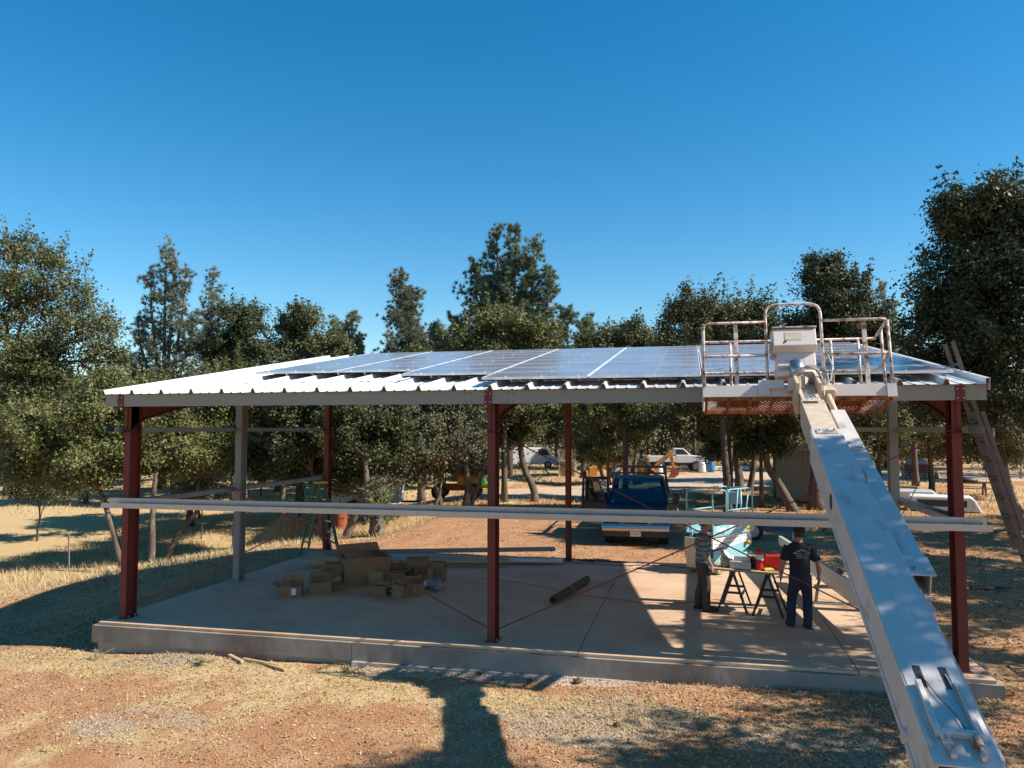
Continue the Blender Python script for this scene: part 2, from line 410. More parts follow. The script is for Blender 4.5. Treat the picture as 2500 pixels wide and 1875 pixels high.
# ------------------------------------------------------------------ concrete slab
def M_conc(name, base, stain, sc=1.2):
    m, n, l, p = new_mat(name)
    tc = n.new('ShaderNodeTexCoord'); gm = n.new('ShaderNodeNewGeometry'); co = gm.outputs['Position']
    def noise(s, det=6, rg=.6):
        x = nd(n, 'ShaderNodeTexNoise', Scale=s, Detail=float(det), Roughness=rg); l.new(co, x.inputs['Vector']); return x.outputs['Fac']
    c = ramp(n, l, noise(sc), [(.3, tuple(x*.86 for x in base)), (.7, tuple(min(1, x*1.1) for x in base))]).outputs[0]
    c = mix(n, l, ramp(n, l, noise(.55, 8, .65), [(.50, (0, 0, 0)), (.66, (.75,)*3)]).outputs[0], c, stain)
    c = mix(n, l, ramp(n, l, noise(2.4, 8, .7), [(.60, (0, 0, 0)), (.74, (.5,)*3)]).outputs[0], c, tuple(x*.6 for x in base))
    c = mix(n, l, ramp(n, l, noise(26, 3, .7), [(.62, (0, 0, 0)), (.70, (.45,)*3)]).outputs[0], c, tuple(x*.55 for x in base))
    l.new(c, p.inputs['Base Color']); p.inputs['Roughness'].default_value = .72; p.inputs['Specular IOR Level'].default_value = .3
    b = nd(n, 'ShaderNodeBump', Strength=.25, Distance=.01); l.new(noise(45, 6, .7), b.inputs['Height']); l.new(b.outputs[0], p.inputs['Normal'])
    return m
m_slab = M_conc('slab_concrete', (.58, .40, .27), (.44, .245, .135))
m_form = M_conc('cast_concrete', (.30, .265, .225), (.17, .13, .10), 3)
m_foot = M_conc('footing_concrete', (.40, .36, .32), (.34, .20, .12), 4)
slab = tag(put(bpy.data.objects.new('concrete_slab', None)), 'stained tan concrete floor slab under the steel roof', None, kind='structure')
X0, X1, Y0, Y1 = -.27, 14.22, -.27, 8.32
jx = [X0, 1.5, 5.56, 8.40, 12.45, X1]; jy = [Y0, 4.15, Y1]
g = .006
for a, b in zip(jx[:-1], jx[1:]):
    for c, d in zip(jy[:-1], jy[1:]):
        MB().bx(a+(g if a > X0 else 0), b-(g if b < X1 else 0), c+(g if c > Y0 else 0), d-(g if d < Y1 else 0), -.045, 0).build('slab_panel', m_slab, slab, bevel=.006)
def rough_bar(x0, x1, y0, y1, z0, z1, amp, seed):           # long cast edge with uneven arrises
    rg = np.random.default_rng(seed); n = int((x1-x0)/.10)+1; mb = MB(); vs = []; fs = []; W4 = [np.convolve(rg.normal(0, amp*1.6, n+9), np.ones(7)/7, 'same')[4:n+5] for _ in range(4)]
    for i in range(n+1):
        x = x0 + (x1-x0)*i/n; e = [W4[q][i] for q in range(4)]
        vs += [(x, y0+e[0], z0+e[1]), (x, y1, z0), (x, y1, z1), (x, y0+e[2], z1+e[3]*.5)]
    for i in range(n):
        for k in range(4): fs.append((i*4+k, i*4+(k+1) % 4, i*4+4+(k+1) % 4, i*4+4+k))
    fs += [(3, 2, 1, 0), (n*4, n*4+1, n*4+2, n*4+3)]
    return mb.add(vs, fs)
rough_bar(X0-.07, 4.66, Y0-.07, Y0+.4, -.34, -.05, .004, 1).build('edge_beam', m_form, slab)
rough_bar(4.672, X1+.07, Y0-.07, Y0+.4, -.34, -.05, .004, 2).build('edge_beam', m_form, slab)
MB().bx(X0-.07, X0+.4, Y0+.402, Y1+.07, -.9, -.05).build('edge_beam', m_form, slab)
MB().bx(X1-.4, X1+.07, Y0+.402, Y1+.07, -.5, -.05).build('edge_beam', m_form, slab)
MB().bx(X0+.402, X1-.402, Y1-.33, Y1+.07, -.5, -.05).build('edge_beam', m_form, slab)
MB().bx(X0+.402, X1-.402, Y0+.402, Y1-.332, -.12, -.047).build('slab_base', m_form, slab)
rough_bar(X0-.02, 4.7, Y0+.03, Y0+.38, -.85, -.342, .008, 3).build('footing', m_foot, slab)
rough_bar(4.705, 9.6, Y0-.15, Y0+.38, -.75, -.343, .014, 4).build('footing', m_foot, slab)

# ------------------------------------------------------------------ open steel building
XC = [0.0, 6.95, 13.9]; SLOPE = .1636; PITCH = math.atan(SLOPE)
def zr(y): return 4.17 + SLOPE*(y + .25)
bld = thing('steel_building', 'open dark red steel frame building with white ribbed single slope roof', 'building', (0, 0, 0))
def isect(mb, x, y0, y1, z0, z1, fw=.127, t=.012):
    mb.bx(x-fw/2, x+fw/2, y0, y0+t, z0, z1).bx(x-fw/2, x+fw/2, y1-t, y1, z0, z1).bx(x-.005, x+.005, y0+t, y1-t, z0, z1); return mb
for x in XC:
    c = isect(MB(), x, 0, .30, .016, zr(0)-.27).build('column', m_red, bld)
    MB().bx(x-.10, x+.10, -.03, .33, 0.001, .015).build('base_plate', m_red, c)
    b = MB()
    for dx in (-.08, .08):
        for yy in (.06, .24): b.cyl((x+dx, yy, .015), (x+dx, yy, .05), .012, 8)
    b.build('anchor_bolts', m_galv, c)['kind'] = 'stuff'
    MB().bx(x-.075, x+.075, -.02, .32, 3.42, 3.435).build('cap_plate', m_red, c)
    c = isect(MB(), x, 8.0, 8.25, .016, zr(8)-.27, .127).build('column', m_red, bld)
    MB().bx(x-.10, x+.10, 7.97, 8.28, .001, .015).build('base_plate', m_red, c)
    # tapered rafter
    mb = MB(); prof = [(-.02, .55), (.35, .38), (1.2, .32), (5.5, .30), (8.25, .38)]
    for (ya, da), (yb, db) in zip(prof[:-1], prof[1:]):
        za, zb_ = zr(ya)-.265, zr(yb)-.265
        mb.prism([(ya, za-da), (yb, zb_-db), (yb, zb_), (ya, za)], 0, x-.005, x+.005)
        mb.prism([(ya, za-.0121), (yb, zb_-.0121), (yb, zb_), (ya, za)], 0, x-.0635, x+.0635)
        mb.prism([(ya, za-da), (yb, zb_-db), (yb, zb_-db+.0121), (ya, za-da+.0121)], 0, x-.0635, x+.0635)
    mb.build('rafter', m_red, bld)
    # clip plate on the eave strut
    pl = MB().bx(x-.0635, x+.0635, -.212, -.203, 3.845, 4.075).build('clip_plate', m_red, bld)
    b = MB()
    for dx in (-.038, .038):
        for zz in (3.90, 4.03): b.cyl((x+dx, -.212, zz), (x+dx, -.226, zz), .011, 6)
    b.build('bolts', m_galv, pl)['kind'] = 'stuff'
# eave strut, rear strut, purlins
def cpurlin(x0, x1, y, z0, z1, d=.07, t=.004):
    mb = MB().bx(x0, x1, y, y+t, z0, z1).bx(x0, x1, y+t, y+d, z0, z0+t).bx(x0, x1, y+t, y+d, z1-t, z1)
    return mb
cpurlin(-.318, 6.948, -.20, 3.868, 4.085, .09).build('eave_strut', m_eave, bld)
cpurlin(6.952, 14.24, -.20, 3.868, 4.085, .09).build('eave_strut', m_eave, bld)
hb = MB()
for cx in (6.62, 7.32):
    for dx in (-.048, .048):
        for zz in (3.905, 4.04): hb.cyl((cx+dx, -.1995, zz), (cx+dx, -.2035, zz), .010, 8)
hb.build('bolt_holes', m_dark, bld)['kind'] = 'stuff'
cpurlin(-.318, 14.24, 8.45, zr(8.45)-.29, zr(8.45)-.085, .09).build('eave_strut', m_eave, bld)
for y in (1.35, 2.75, 4.15, 5.55, 6.95):
    cpurlin(-.318, 14.24, y, zr(y)-.264, zr(y)-.06, .065).build('purlin', m_grey, bld)
def girt(a, b, w=.215, h=.088, t=.004):                      # cold formed channel lying open side up
    a = Vector(a); b = Vector(b); d = (b-a).normalized(); s = d.cross(Vector((0, 0, 1))); mb = MB(); up = Vector((0, 0, 1))
    mb.bar(a+up*t/2, b+up*t/2, w, t)
    for k in (-1, 1):
        o = s*(k*(w/2-t/2)); mb.bar(a+o+up*(h/2+t/2), b+o+up*(h/2+t/2), t, h-t)
        o = s*(k*(w/2-.011)); mb.bar(a+o+up*(h+t/2), b+o+up*(h+t/2), .022, t)
    return mb
gzt = 2.03
def front_girt(x0, x1, e):                                   # deep channel: low front lip, tall back wall
    y0, y1, z0 = -.245-e, -.025+e, gzt-e; t = .004
    mb = MB().bx(x0, x1, y0, y1, z0, z0+t).bx(x0, x1, y0, y0+t, z0+t, z0+.088+e).bx(x0, x1, y0+t, y0+.026, z0+.084+e, z0+.088+e)
    mb.bx(x0, x1, y1-t, y1, z0+t, z0+.165+e).bx(x0, x1, y1-.026, y1-t, z0+.161+e, z0+.165+e)
    mb.build('girt', m_galv, bld)
front_girt(-.318, 6.36, 0); front_girt(6.10, 14.24, .007)
for k, x in ((0, -.17), (1, 14.07)):
    girt((x, -.04 if k else .10, gzt+.006), (x, 8.3, gzt+.006)).build('girt', m_galv, bld)
    girt((x, -.25, 3.40), (x, 8.3, 3.40)).build('girt', m_eave if k else m_galv, bld)
for x, s in ((0, 1), (13.9, 1)):                            # grey end wall posts
    mb = MB().bx(x-.006, x+.006, 3.63, 3.83, .02, zr(3.7)-.27)
    mb.bx(x-.075, x+.075, 3.605, 3.62, .02, zr(3.7)-.27).bx(x-.075, x+.075, 3.84, 3.855, .02, zr(3.7)-.27)
    mb.bx(x-.0749, x-.06, 3.621, 3.64, .02, 4.4).bx(x+.06, x+.0749, 3.621, 3.64, .02, 4.4)
    o = mb.build('wind_post', m_grey, bld)
    MB().bx(x-.1, x+.1, 3.58, 3.88, .001, .019).build('base_plate', m_grey, o)
def rod(a, b, r=.011): MB().tube([a, b], r, 6).build('brace_rod', m_redrod, bld)
for xa, xb in ((XC[0], XC[1]), (XC[1], XC[2])):
    rod((xa+.03, .13, .16), (xb-.03, .13, 3.40)); rod((xa+.03, .16, 3.40), (xb-.03, .16, .16))
rod((3.6, .5, zr(.5)-.3), (6.9, .25, zr(.25)-.36), .009); rod((13.85, .3, 3.42), (13.87, 3.6, 1.6), .009)
rod((13.87, 3.75, .3), (13.85, 8.0, 3.9), .009)
# roof sheets
NS = 24; SW = 14.65/NS; LEN = 9.06/math.cos(PITCH)
def sheet_mesh():
    t = .0035
    top = [(0, .0), (.012, .0), (.042, .075), (.078, .075), (.108, 0), (.22, 0), (.232, .011), (.262, .011), (.274, 0), (.40, 0), (.412, .011), (.442, .011), (.454, 0), (SW-.0005, 0)]
    poly = top + [(x, z-t) for x, z in reversed(top)]
    n = len(top); mb = MB(); vs = []; fs = []
    for yy in (0, LEN):
        vs += [(x, yy, z) for x, z in poly]
    N = len(poly)
    for i in range(N): fs.append((i, (i+1) % N, N+(i+1) % N, N+i))
    for i in range(n-1):
        a, b, c, d = i, i+1, N-2-i, N-1-i
        fs.append((a, d, c, b)); fs.append((N+a, N+b, N+c, N+d))
    return mb.add(vs, fs).mesh('roof_sheet', m_roof)
roof = put(bpy.data.objects.new('roof', None), bld); roof.location = (-.39, -.26, zr(-.26)-.075); roof.rotation_euler = (PITCH, 0, 0)
sm = sheet_mesh()
cm = MB().prism([(.014, .002), (.042, .071), (.078, .071), (.106, .002)], 1, .02, .05).mesh('rib_closure', m_trimrust)
scm = MB().cyl((.06, .06, .074), (.06, .06, .092), .009, 6).mesh('screw', m_trimrust)
for i in range(NS):
    o = mobj('roof_sheet', sm, roof); o.location = (i*SW, 0, 0)
    o = mobj('rib_closure', cm, roof); o.location = (i*SW, 0, 0)
    o = mobj('screw', scm, roof); o.location = (i*SW, 0, 0)
MB().bx(0, 14.65, .03, .045, -.014, -.001).build('closure_strip', m_trimrust, roof)
MB().prism([(14.60, .0), (14.60, .085), (14.66, .085), (14.66, -.09), (14.655, -.09), (14.655, .080), (14.605, .080), (14.605, 0)], 1, 0, LEN).build('rake_trim', m_roof, roof)

# ------------------------------------------------------------------ solar panels
def M_pv():
    m, n, l, p = new_mat('solar_cells')
    tc = n.new('ShaderNodeTexCoord'); sp = n.new('ShaderNodeSeparateXYZ'); l.new(tc.outputs['Object'], sp.inputs[0])
    def line(out, period, w, off=0.0):
        a = nd(n, 'ShaderNodeMath', operation='MULTIPLY_ADD'); l.new(out, a.inputs[0]); a.inputs[1].default_value = 1/period; a.inputs[2].default_value = off
        f = nd(n, 'ShaderNodeMath', operation='FRACT'); l.new(a.outputs[0], f.inputs[0])
        s = nd(n, 'ShaderNodeMath', operation='LESS_THAN'); l.new(f.outputs[0], s.inputs[0]); s.inputs[1].default_value = w/period
        return s.outputs[0]
    def mx(a, b):
        x = nd(n, 'ShaderNodeMath', operation='MAXIMUM'); l.new(a, x.inputs[0]); l.new(b, x.inputs[1]); return x.outputs[0]
    cells = mx(line(sp.outputs[0], .171, .006), line(sp.outputs[1], .152, .006))
    bus = line(sp.outputs[1], .0507, .0014, .5)
    nz = nd(n, 'ShaderNodeTexVoronoi', Scale=30.0); l.new(tc.outputs['Object'], nz.inputs['Vector'])
    base = mix(n, l, .35, (.016, .030, .085), nz.outputs['Color'], 'OVERLAY')
    base = mix(n, l, .6, base, (.018, .032, .082))
    c = mix(n, l, bus, base, (.16, .17, .20)); c = mix(n, l, cells, c, (.36, .38, .43))
    dz = nd(n, 'ShaderNodeTexNoise', Scale=1.1, Detail=4.0); gm = n.new('ShaderNodeNewGeometry'); l.new(gm.outputs['Position'], dz.inputs['Vector'])
    c = mix(n, l, ramp(n, l, dz.outputs['Fac'], [(.36, (.50,)*3), (.62, (.72,)*3)]).outputs[0], c, (.42, .395, .41))  # grey dust film mixed in to stand in for sky glare
    l.new(c, p.inputs['Base Color']); p.inputs['Roughness'].default_value = .22; p.inputs['Coat Weight'].default_value = .3; p.inputs['Coat Roughness'].default_value = .1
    return m
m_pv = M_pv(); m_frame = M('panel_frame', (.72, .72, .74), .4, .2, var=.05)
PWX, PWY = 1.775, .958
fm = MB()
fm.bx(0, PWX, 0, .018, 0, .038).bx(0, PWX, PWY-.018, PWY, 0, .038).bx(0, .016, .0181, PWY-.0181, 0, .038).bx(PWX-.016, PWX, .0181, PWY-.0181, 0, .038)
frame_me = fm.mesh('frame', m_frame)
glass_me = MB().bx(.0161, PWX-.0161, .0181, PWY-.0181, .026, .034).mesh('cell_glass', m_pv)
clamp_me = MB().bx(.252, .280, -.014, .008, .002, .045).cyl((.266, -.010, .04), (.266, -.010, .062), .006, 6).mesh('clamp', m_frame)
rows = ['front', 'second', 'third', 'fourth', 'fifth', 'sixth', 'seventh', 'rearmost']; colsn = ['first', 'second', 'third', 'fourth', 'fifth', 'sixth', 'last']
for c in range(7):
    x = 1.37 + c*1.795
    r0 = 2 if c < 2 else (1 if c == 2 else 0)
    for r in range(r0, 8):
        y = .10 + r*.968
        lb = 'blue solar panel in %s column from roof left end, %s' % (colsn[c], (rows[r] + ' row') if r > r0 else ('nearest the eave' ))
        t = thing('solar_panel', lb, 'solar panel', (x, y, zr(y)+.052), (PITCH, 0, 0), 'solar panels on the white roof')
        mobj('frame', frame_me, t); mobj('cell_glass', glass_me, t)
        for dx in (0, .61, 1.22):
            if r == r0 or dx == .61:
                o = mobj('clamp', clamp_me, t); o.location = (dx + (-x+.39+.06-.265) % SW - .0, 0, 0) if True else (dx, 0, 0)
# ------------------------------------------------------------------ trees
def unit(v): return v / np.maximum(1e-6, np.linalg.norm(v, axis=1, keepdims=True))
def leaf_quads(P, N, L, aspect, rng, tri=False):
    n = len(P); N = unit(N); A = unit(np.cross(N, rng.normal(size=(n, 3)))); B = np.cross(N, A)
    A = A * L[:, None]; B = B * (L*aspect)[:, None]
    if tri:
        V = np.stack([P-A, P-B*1.15+A*.35, P+B*1.15+A*.75], 1).reshape(-1, 3); return V, np.arange(3*n).reshape(n, 3)
    V = np.stack([P-A, P-B*1.0+A*.15, P+A, P+B+A*.15], 1).reshape(-1, 3)
    return V, np.arange(4*n).reshape(n, 4)
OAK = dict(olive=((.072, .085, .030), (.185, .180, .078)), dark=((.040, .054, .022), (.120, .130, .056)), bright=((.090, .108, .032), (.225, .215, .085)), pale=((.105, .108, .060), (.205, .20, .12)))
def oak(name, label, blobs, stems, nleaf, tone='olive', seed=1, leaf=.075, clump=.42, group='oak trees around the site', twigs=True, dens=9.0):
    nleaf = int(nleaf*1.75); leaf = leaf*.84
    rng = np.random.default_rng(seed); base = np.array(stems[0][0][:3])
    t = thing(name, label, 'tree', tuple(base), (0, 0, 0), group)
    C = []; CN = []; W = []; BC = []
    sat = []
    for (bx, by, bz, rx, rz_) in blobs:
        sat.append((bx, by, bz, rx*.70, rz_*.70))
        for q in range(8):
            d = rng.normal(size=3); d /= np.linalg.norm(d); d[2] = abs(d[2])*1.0 - .25; f = rng.uniform(.50, 1.10); k_ = rng.uniform(.22, .48)
            sat.append((bx+d[0]*rx*f, by+d[1]*rx*f, bz+d[2]*rz_*f, rx*k_, rz_*k_*1.05))
    shoots = []
    for (bx, by, bz, rx, rz_) in blobs:
        for q in range(9):
            d = rng.normal(size=3); d[2] = abs(d[2]) + .25; d /= np.linalg.norm(d); p0 = np.array((bx+d[0]*rx*.85, by+d[1]*rx*.85, bz+d[2]*rz_*.85)); g_ = d*.55 + np.array((0, 0, .75)) + rng.normal(0, .15, 3); g_ /= np.linalg.norm(g_); Ls = rng.uniform(.35, .95)*min(1.2, rx)
            for j in range(5): shoots.append((*(p0 + g_*Ls*j/4), .30*(1-j/5.5), d))
    for (bx, by, bz, rx, rz_) in sat:
        k = max(4, int(dens*.75*(rx*rx+2*rx*rz_)/1.0))
        d = unit(rng.normal(size=(k, 3))); d[:, 2] = np.where(d[:, 2] < -.8, -d[:, 2]*.5, d[:, 2]); f = rng.random(k)**.42
        f = np.where(rng.random(k) < .10, 1.02+.22*rng.random(k), f)
        ry = rx*rng.uniform(.85, 1.1)
        p = np.stack([bx+d[:, 0]*rx*f, by+d[:, 1]*ry*f, bz+d[:, 2]*rz_*f], 1)
        C.append(p); CN.append(d); W.append(np.where(f > 1, .35, 1.0)*rng.uniform(.55, 1.3, k)); BC += [(bx, by, bz)]*k
    C.append(np.array([q[:3] for q in shoots])); CN.append(np.array([q[4] for q in shoots])); W.append(np.array([q[3]**1.3*1.6 for q in shoots])); nsh = len(shoots)
    C = np.concatenate(C); CN = np.concatenate(CN); W = np.concatenate(W); W /= W.sum()
    ci = rng.choice(len(C), nleaf, p=W)
    cr = clump*rng.uniform(.6, 1.25, len(C)); cr[-nsh:] = np.array([q[3] for q in shoots])*.85; cr = cr[ci]
    off = rng.normal(size=(nleaf, 3))*np.array([.48, .48, .36])*cr[:, None]
    ax_ = unit(CN + rng.normal(size=CN.shape)*.8 - np.array([0, 0, .15]))[ci]; off = off + ax_*(rng.normal(0, .55, nleaf)*cr)[:, None]
    P = C[ci] + off - base
    N = rng.normal(size=(nleaf, 3)) + CN[ci]*.7 + off/cr[:, None]*.5 + np.array([0, 0, .55])
    L = leaf*rng.uniform(.45, 1.35, nleaf)
    V, Fq = leaf_quads(P, N, L, .60, rng, True)
    lo, hi = OAK[tone]; tcl = np.clip(rng.normal(.5, .26, len(C)), 0, 1)[ci]; k = np.clip(tcl*.9 + rng.normal(0, .30, nleaf) - .05, -.25, 1.35)[:, None]
    col = np.array(lo)*(1-k) + np.array(hi)*k
    me = np_mesh('crown', V, Fq, m_leaf, False, np.repeat(col, 3, 0)); mobj('crown', me, t)
    mb = MB()
    def lb(p): return tuple(np.array(p[:3]) - base)
    ends = []
    for st in stems:
        path = [Vector(lb(p)) for p in st]; rs = [p[3] for p in st]
        # smooth subdivision with slight wobble
        q = []; rr_ = []
        for i in range(len(path)-1):
            for u in (0, .34, .67):
                p = path[i].lerp(path[i+1], u); p += Vector(rng.normal(0, rs[i]*.10, 3)) if u else Vector((0, 0, 0)); q.append(p); rr_.append(rs[i]*(1-u)+rs[i+1]*u)
        q.append(path[-1]); rr_.append(rs[-1]); rr_[0] *= 1.35
        q[0] = q[0] - Vector((0, 0, .15))
        mb.tube(q, rr_, 9); ends.append((q[-1], rr_[-1])); ends.append((q[len(q)*2//3], rr_[len(q)*2//3]))
    def limb(a, b, r0, r1, sag=.12):
        a = Vector(a); b = Vector(b); m = a.lerp(b, .5) + Vector((rng.normal(0, .15), rng.normal(0, .15), (b-a).length*sag)); q = [a, a.lerp(m, .55), m.lerp(b, .15), m.lerp(b, .6), b]
        mb.tube(q, [r0, r0*.8+r1*.2, (r0+r1)/2, r0*.3+r1*.7, r1], 6, cap=False)
    for (bx, by, bz, rx, rz_) in blobs:
        c = Vector((bx, by, bz)) - Vector(base); e = min(ends, key=lambda q: (q[0]-c).length)
        limb(e[0], c, e[1]*.7, .03)
        if twigs:
            near = np.argsort(np.linalg.norm(C-np.array((bx, by, bz)), axis=1))[:16]
            for j in near[::2]: limb(c.lerp(e[0], .25*rng.random()), Vector(C[j]-base), .028, .008, .05)
    mobj('trunk', mb.mesh('trunk', m_bark, True), t)
    return t
def stem(x, y, pts, r0, r1):                                # pts: (dx,dy,z) above the base
    z = float(gz(np.array([x]), np.array([y]))[0]); n = len(pts)
    return [(x, y, z, r0)] + [(x+p[0], y+p[1], z+p[2], r0+(r1-r0)*(i+1)/n) for i, p in enumerate(pts)]
def rel(bl, x=0, y=0): return bl
oak('oak_tree', 'tall spreading oak with dense olive crown at left edge of picture',
    [(-15.5,11.5,2.4,2.0,1.1),(-13,11.4,1.9,1.5,.9),(-18,12,2.6,2.5,1.4),(-14.2,12.6,2.8,1.5,1.1),(-17.9,12.9,8.2,3.6,3.0),(-15.2,13.5,9.0,2.0,2.2),(-15.9,13.4,5.9,2.6,2.5),(-13.2,13.4,7.3,1.5,1.3),(-12.4,13.6,6.2,.9,.7),(-19.2,12.6,5.0,3.3,2.9),(-15.4,12.5,3.4,1.9,1.9),(-16.2,13.2,10.3,1.2,1.2),(-14.6,13.2,4.6,1.6,1.2)],
    [stem(-17.2, 13, [(.3,0,2),(.5,.1,4.2),(.6,.2,6.5)], .30, .12)], 74000, 'olive', 11)
oak('oak_tree', 'olive oak with three slender leafy stems left of the front left column',
    [(-9.6,9.9,1.9,1.4,.6),(-7.4,11.6,2.3,.9,.7),(-10.8,10.2,1.9,1.2,.6),(-9.9,9.6,3.4,1.7,1.4),(-8.8,10.4,4.1,1.5,1.3),(-11.2,9.3,3.0,1.5,1.2),(-8.0,11.1,3.3,1.3,1.2),(-8.8,9.6,2.5,1.3,.8),(-12.1,9.8,2.2,1.1,.8)],
    [stem(-8.2, 10.0, [(-.45,.1,1.1),(-1.1,.2,2.5),(-1.5,.1,3.6)], .12, .06), stem(-8.0, 10.15, [(-.25,0,1.2),(-.4,.1,2.8),(-.4,.2,3.8)], .11, .06), stem(-7.5, 10.5, [(-.05,0,1.2),(-.1,.1,2.6),(-.1,.3,4.0)], .12, .06)], 52000, 'bright', 12, leaf=.065)
oak('oak_tree', 'small olive oak with one bent leaning trunk behind the grey left wall post',
    [(-8.0,14.0,2.4,1.2,.8),(-8.3,13.1,3.4,1.6,1.3),(-7.5,13.8,4.1,1.3,1.4),(-9.0,12.9,2.2,1.1,.9),(-7.4,13.3,2.3,.9,.8),(-6.7,14.2,4.9,1.1,1.0)],
    [stem(-8.6, 12.6, [(.15,.1,.7),(.55,.3,1.5),(.9,.5,2.0),(.9,.6,3.2)], .12, .07)], 34000, 'bright', 13, leaf=.065)
oak('oak_tree', 'dark oak showing above white roof left of the shorter round oak',
    [(-15.1,26.9,9.3,1.5,1.3),(-15.9,26.7,7.8,1.6,1.2),(-14.1,27.1,7.6,1.4,1.2),(-15,26.8,6.2,1.6,1.1)],
    [stem(-15, 26.9, [(0,0,3),(.2,0,6),(.1,0,8)], .24, .10)], 22000, 'dark', 14, leaf=.09)
oak('oak_tree', 'round topped oak above the left rear corner of the white roof',
    [(-13.0,30.5,9.9,1.35,1.2),(-13.8,30.3,8.4,1.5,1.1),(-11.7,30.8,8.3,1.5,1.1),(-12.8,30.4,7.0,1.7,1.1)],
    [stem(-12.9, 30.5, [(0,0,3),(.1,0,6.5),(0,0,8.5)], .24, .10)], 24000, 'olive', 15, leaf=.09)
oak('oak_tree', 'bright green oak crown in front of the tallest pine, above the roof',
    [(1.2,25,5.4,1.6,1.0),(1.0,24.5,8.4,1.9,1.1),(2.8,24.9,7.9,1.4,.9),(-.4,24.2,7.4,1.4,1.0),(1.6,24.6,6.9,1.9,1.0)],
    [stem(1.2, 24.6, [(0,0,3),(.1,0,5),(.1,0,7)], .15, .10)], 28000, 'bright', 16, leaf=.08)
oak('oak_tree', 'low oak top peeking over the panels right of the tallest pine',
    [(6.6,28,4.8,1.8,1.3),(7.6,28.2,3.8,1.4,1.1),(5.7,27.6,7.8,1.3,.7),(7.1,28.0,8.2,1.1,.9),(8.2,28.2,7.7,1.0,.7),(6.8,27.8,6.8,1.8,.8)],
    [stem(6.8, 27.8, [(0,0,3),(.1,0,5),(.1,0,7)], .14, .08)], 24000, 'olive', 17, leaf=.085)
oak('oak_tree', 'broad oak rising behind the lift basket on its left side',
    [(11.6,21.8,7.2,1.7,1.2),(11.2,22.2,4.5,1.7,1.2),(12.6,22.6,4.3,1.4,1.1),(10.3,21.5,8.2,1.3,1.4),(11.6,21.8,7.9,1.5,1.3),(12.7,22.1,8.1,1.2,1.2),(10.8,20.7,6.3,1.9,1.4),(12.9,22.2,6.6,1.6,1.4),(9.4,21.2,6.6,1.1,1.0)],
    [stem(11.6, 21.8, [(-.1,0,2.2),(-.2,0,4.4),(0,0,6.5)], .17, .10)], 52000, 'olive', 18)
oak('oak_tree', 'darker pointed oak rising directly behind the basket control box',
    [(14.5,19.8,6.4,1.2,1.1),(17.2,19.9,6.2,1.2,1.1),(15.9,19.7,7.8,1.5,1.2),(15.9,20.4,4.4,1.5,1.1),(15.7,19.7,8.6,1.35,1.5),(16.6,19.9,7.2,1.3,1.3),(15.0,19.6,7.2,1.3,1.3),(15.8,19.6,6.0,1.6,1.2),(15.2,19.7,9.6,.6,.7)],
    [stem(15.9, 20.2, [(0,-.1,2.2),(0,-.3,4.4),(-.1,-.4,7)], .17, .10)], 46000, 'dark', 19)
oak('oak_tree', 'very tall dark oak filling the right edge of the picture',
    [(19.0,13.2,9.5,1.5,1.1),(18.2,13.2,6.5,1.4,1.1),(19.4,12.8,7.2,1.8,1.3),(18.9,13.2,9.7,1.4,1.2),(19.4,13.3,8.5,2.1,1.8),(18.1,13.0,7.4,1.6,1.5),(19.6,12.3,5.8,2.3,1.7),(17.8,13.5,5.6,1.3,1.4),(18.8,12.3,4.2,1.6,1.0),(20.8,13,8,2.0,2.2),(17.7,13.4,4.2,1.0,.8)],
    [stem(21.9, 19.2, [(-1.3,-1.5,1.3),(-2.3,-3.2,2.9),(-2.8,-4.8,4.3),(-3.0,-5.9,6.5)], .26, .13)], 78000, 'dark', 20)
oak('oak_tree', 'dark oak with leaning trunk behind the rear left red column',
    [(-4.6,15.0,1.7,1.2,.7),(-2.6,15.2,1.6,1.0,.7),(-.8,15.6,2.6,1.0,.8),(-4.2,14.1,3.9,1.5,1.2),(-4.4,14.0,2.6,1.4,1.0),(-2.4,14.0,3.2,1.4,1.3),(-1.5,15.7,3.9,1.4,1.1),(-3.2,14.6,4.8,1.6,.9),(-1.6,14.8,2.3,1.0,.8)],
    [stem(-2.0, 13.6, [(.35,.1,.9),(.75,.2,1.8),(.6,.3,2.9)], .17, .08), stem(-3.0, 13.9, [(-.2,.1,1.2),(-.6,.2,2.5)], .12, .07)], 44000, 'dark', 21)
oak('oak_tree', 'dark bushy oak between the grey left wall post and rear left column',
    [(-6.6,16.0,1.8,1.2,.8),(-6.5,15.8,3.7,1.4,1.3),(-7.0,16.5,4.8,1.4,1.0),(-5.4,16.5,4.6,1.3,1.1),(-5.9,15.9,2.6,1.1,.7)],
    [stem(-6.2, 16.6, [(0,0,1.5),(.1,0,3.2)], .15, .08)], 24000, 'dark', 22)
oak('oak_tree', 'many stemmed grey oak left of the front middle column',
    [(-2.0,20.4,1.5,1.2,.8),(.6,21.8,1.9,1.0,.7),(-.6,21.4,2.0,1.2,.8),(-1.7,19.7,3.6,1.5,1.3),(-.4,21.1,4.0,1.6,1.2),(.5,21.3,3.0,1.2,1.1),(-1.2,19.9,2.4,1.2,.9),(-.6,20.5,5.0,1.8,.9)],
    [stem(.3, 21.0, [(.1,.1,.9),(.0,.1,1.9),(-.1,.1,3.1)], .20, .08), stem(.45, 21.1, [(.35,.1,.9),(.75,.2,2.1)], .12, .05), stem(-.6, 20.6, [(-.25,0,.9),(-.7,0,2.0)], .14, .06), stem(-1.0, 20.2, [(.25,.2,.8),(.4,.3,1.8)], .10, .05)], 40000, 'pale', 23)
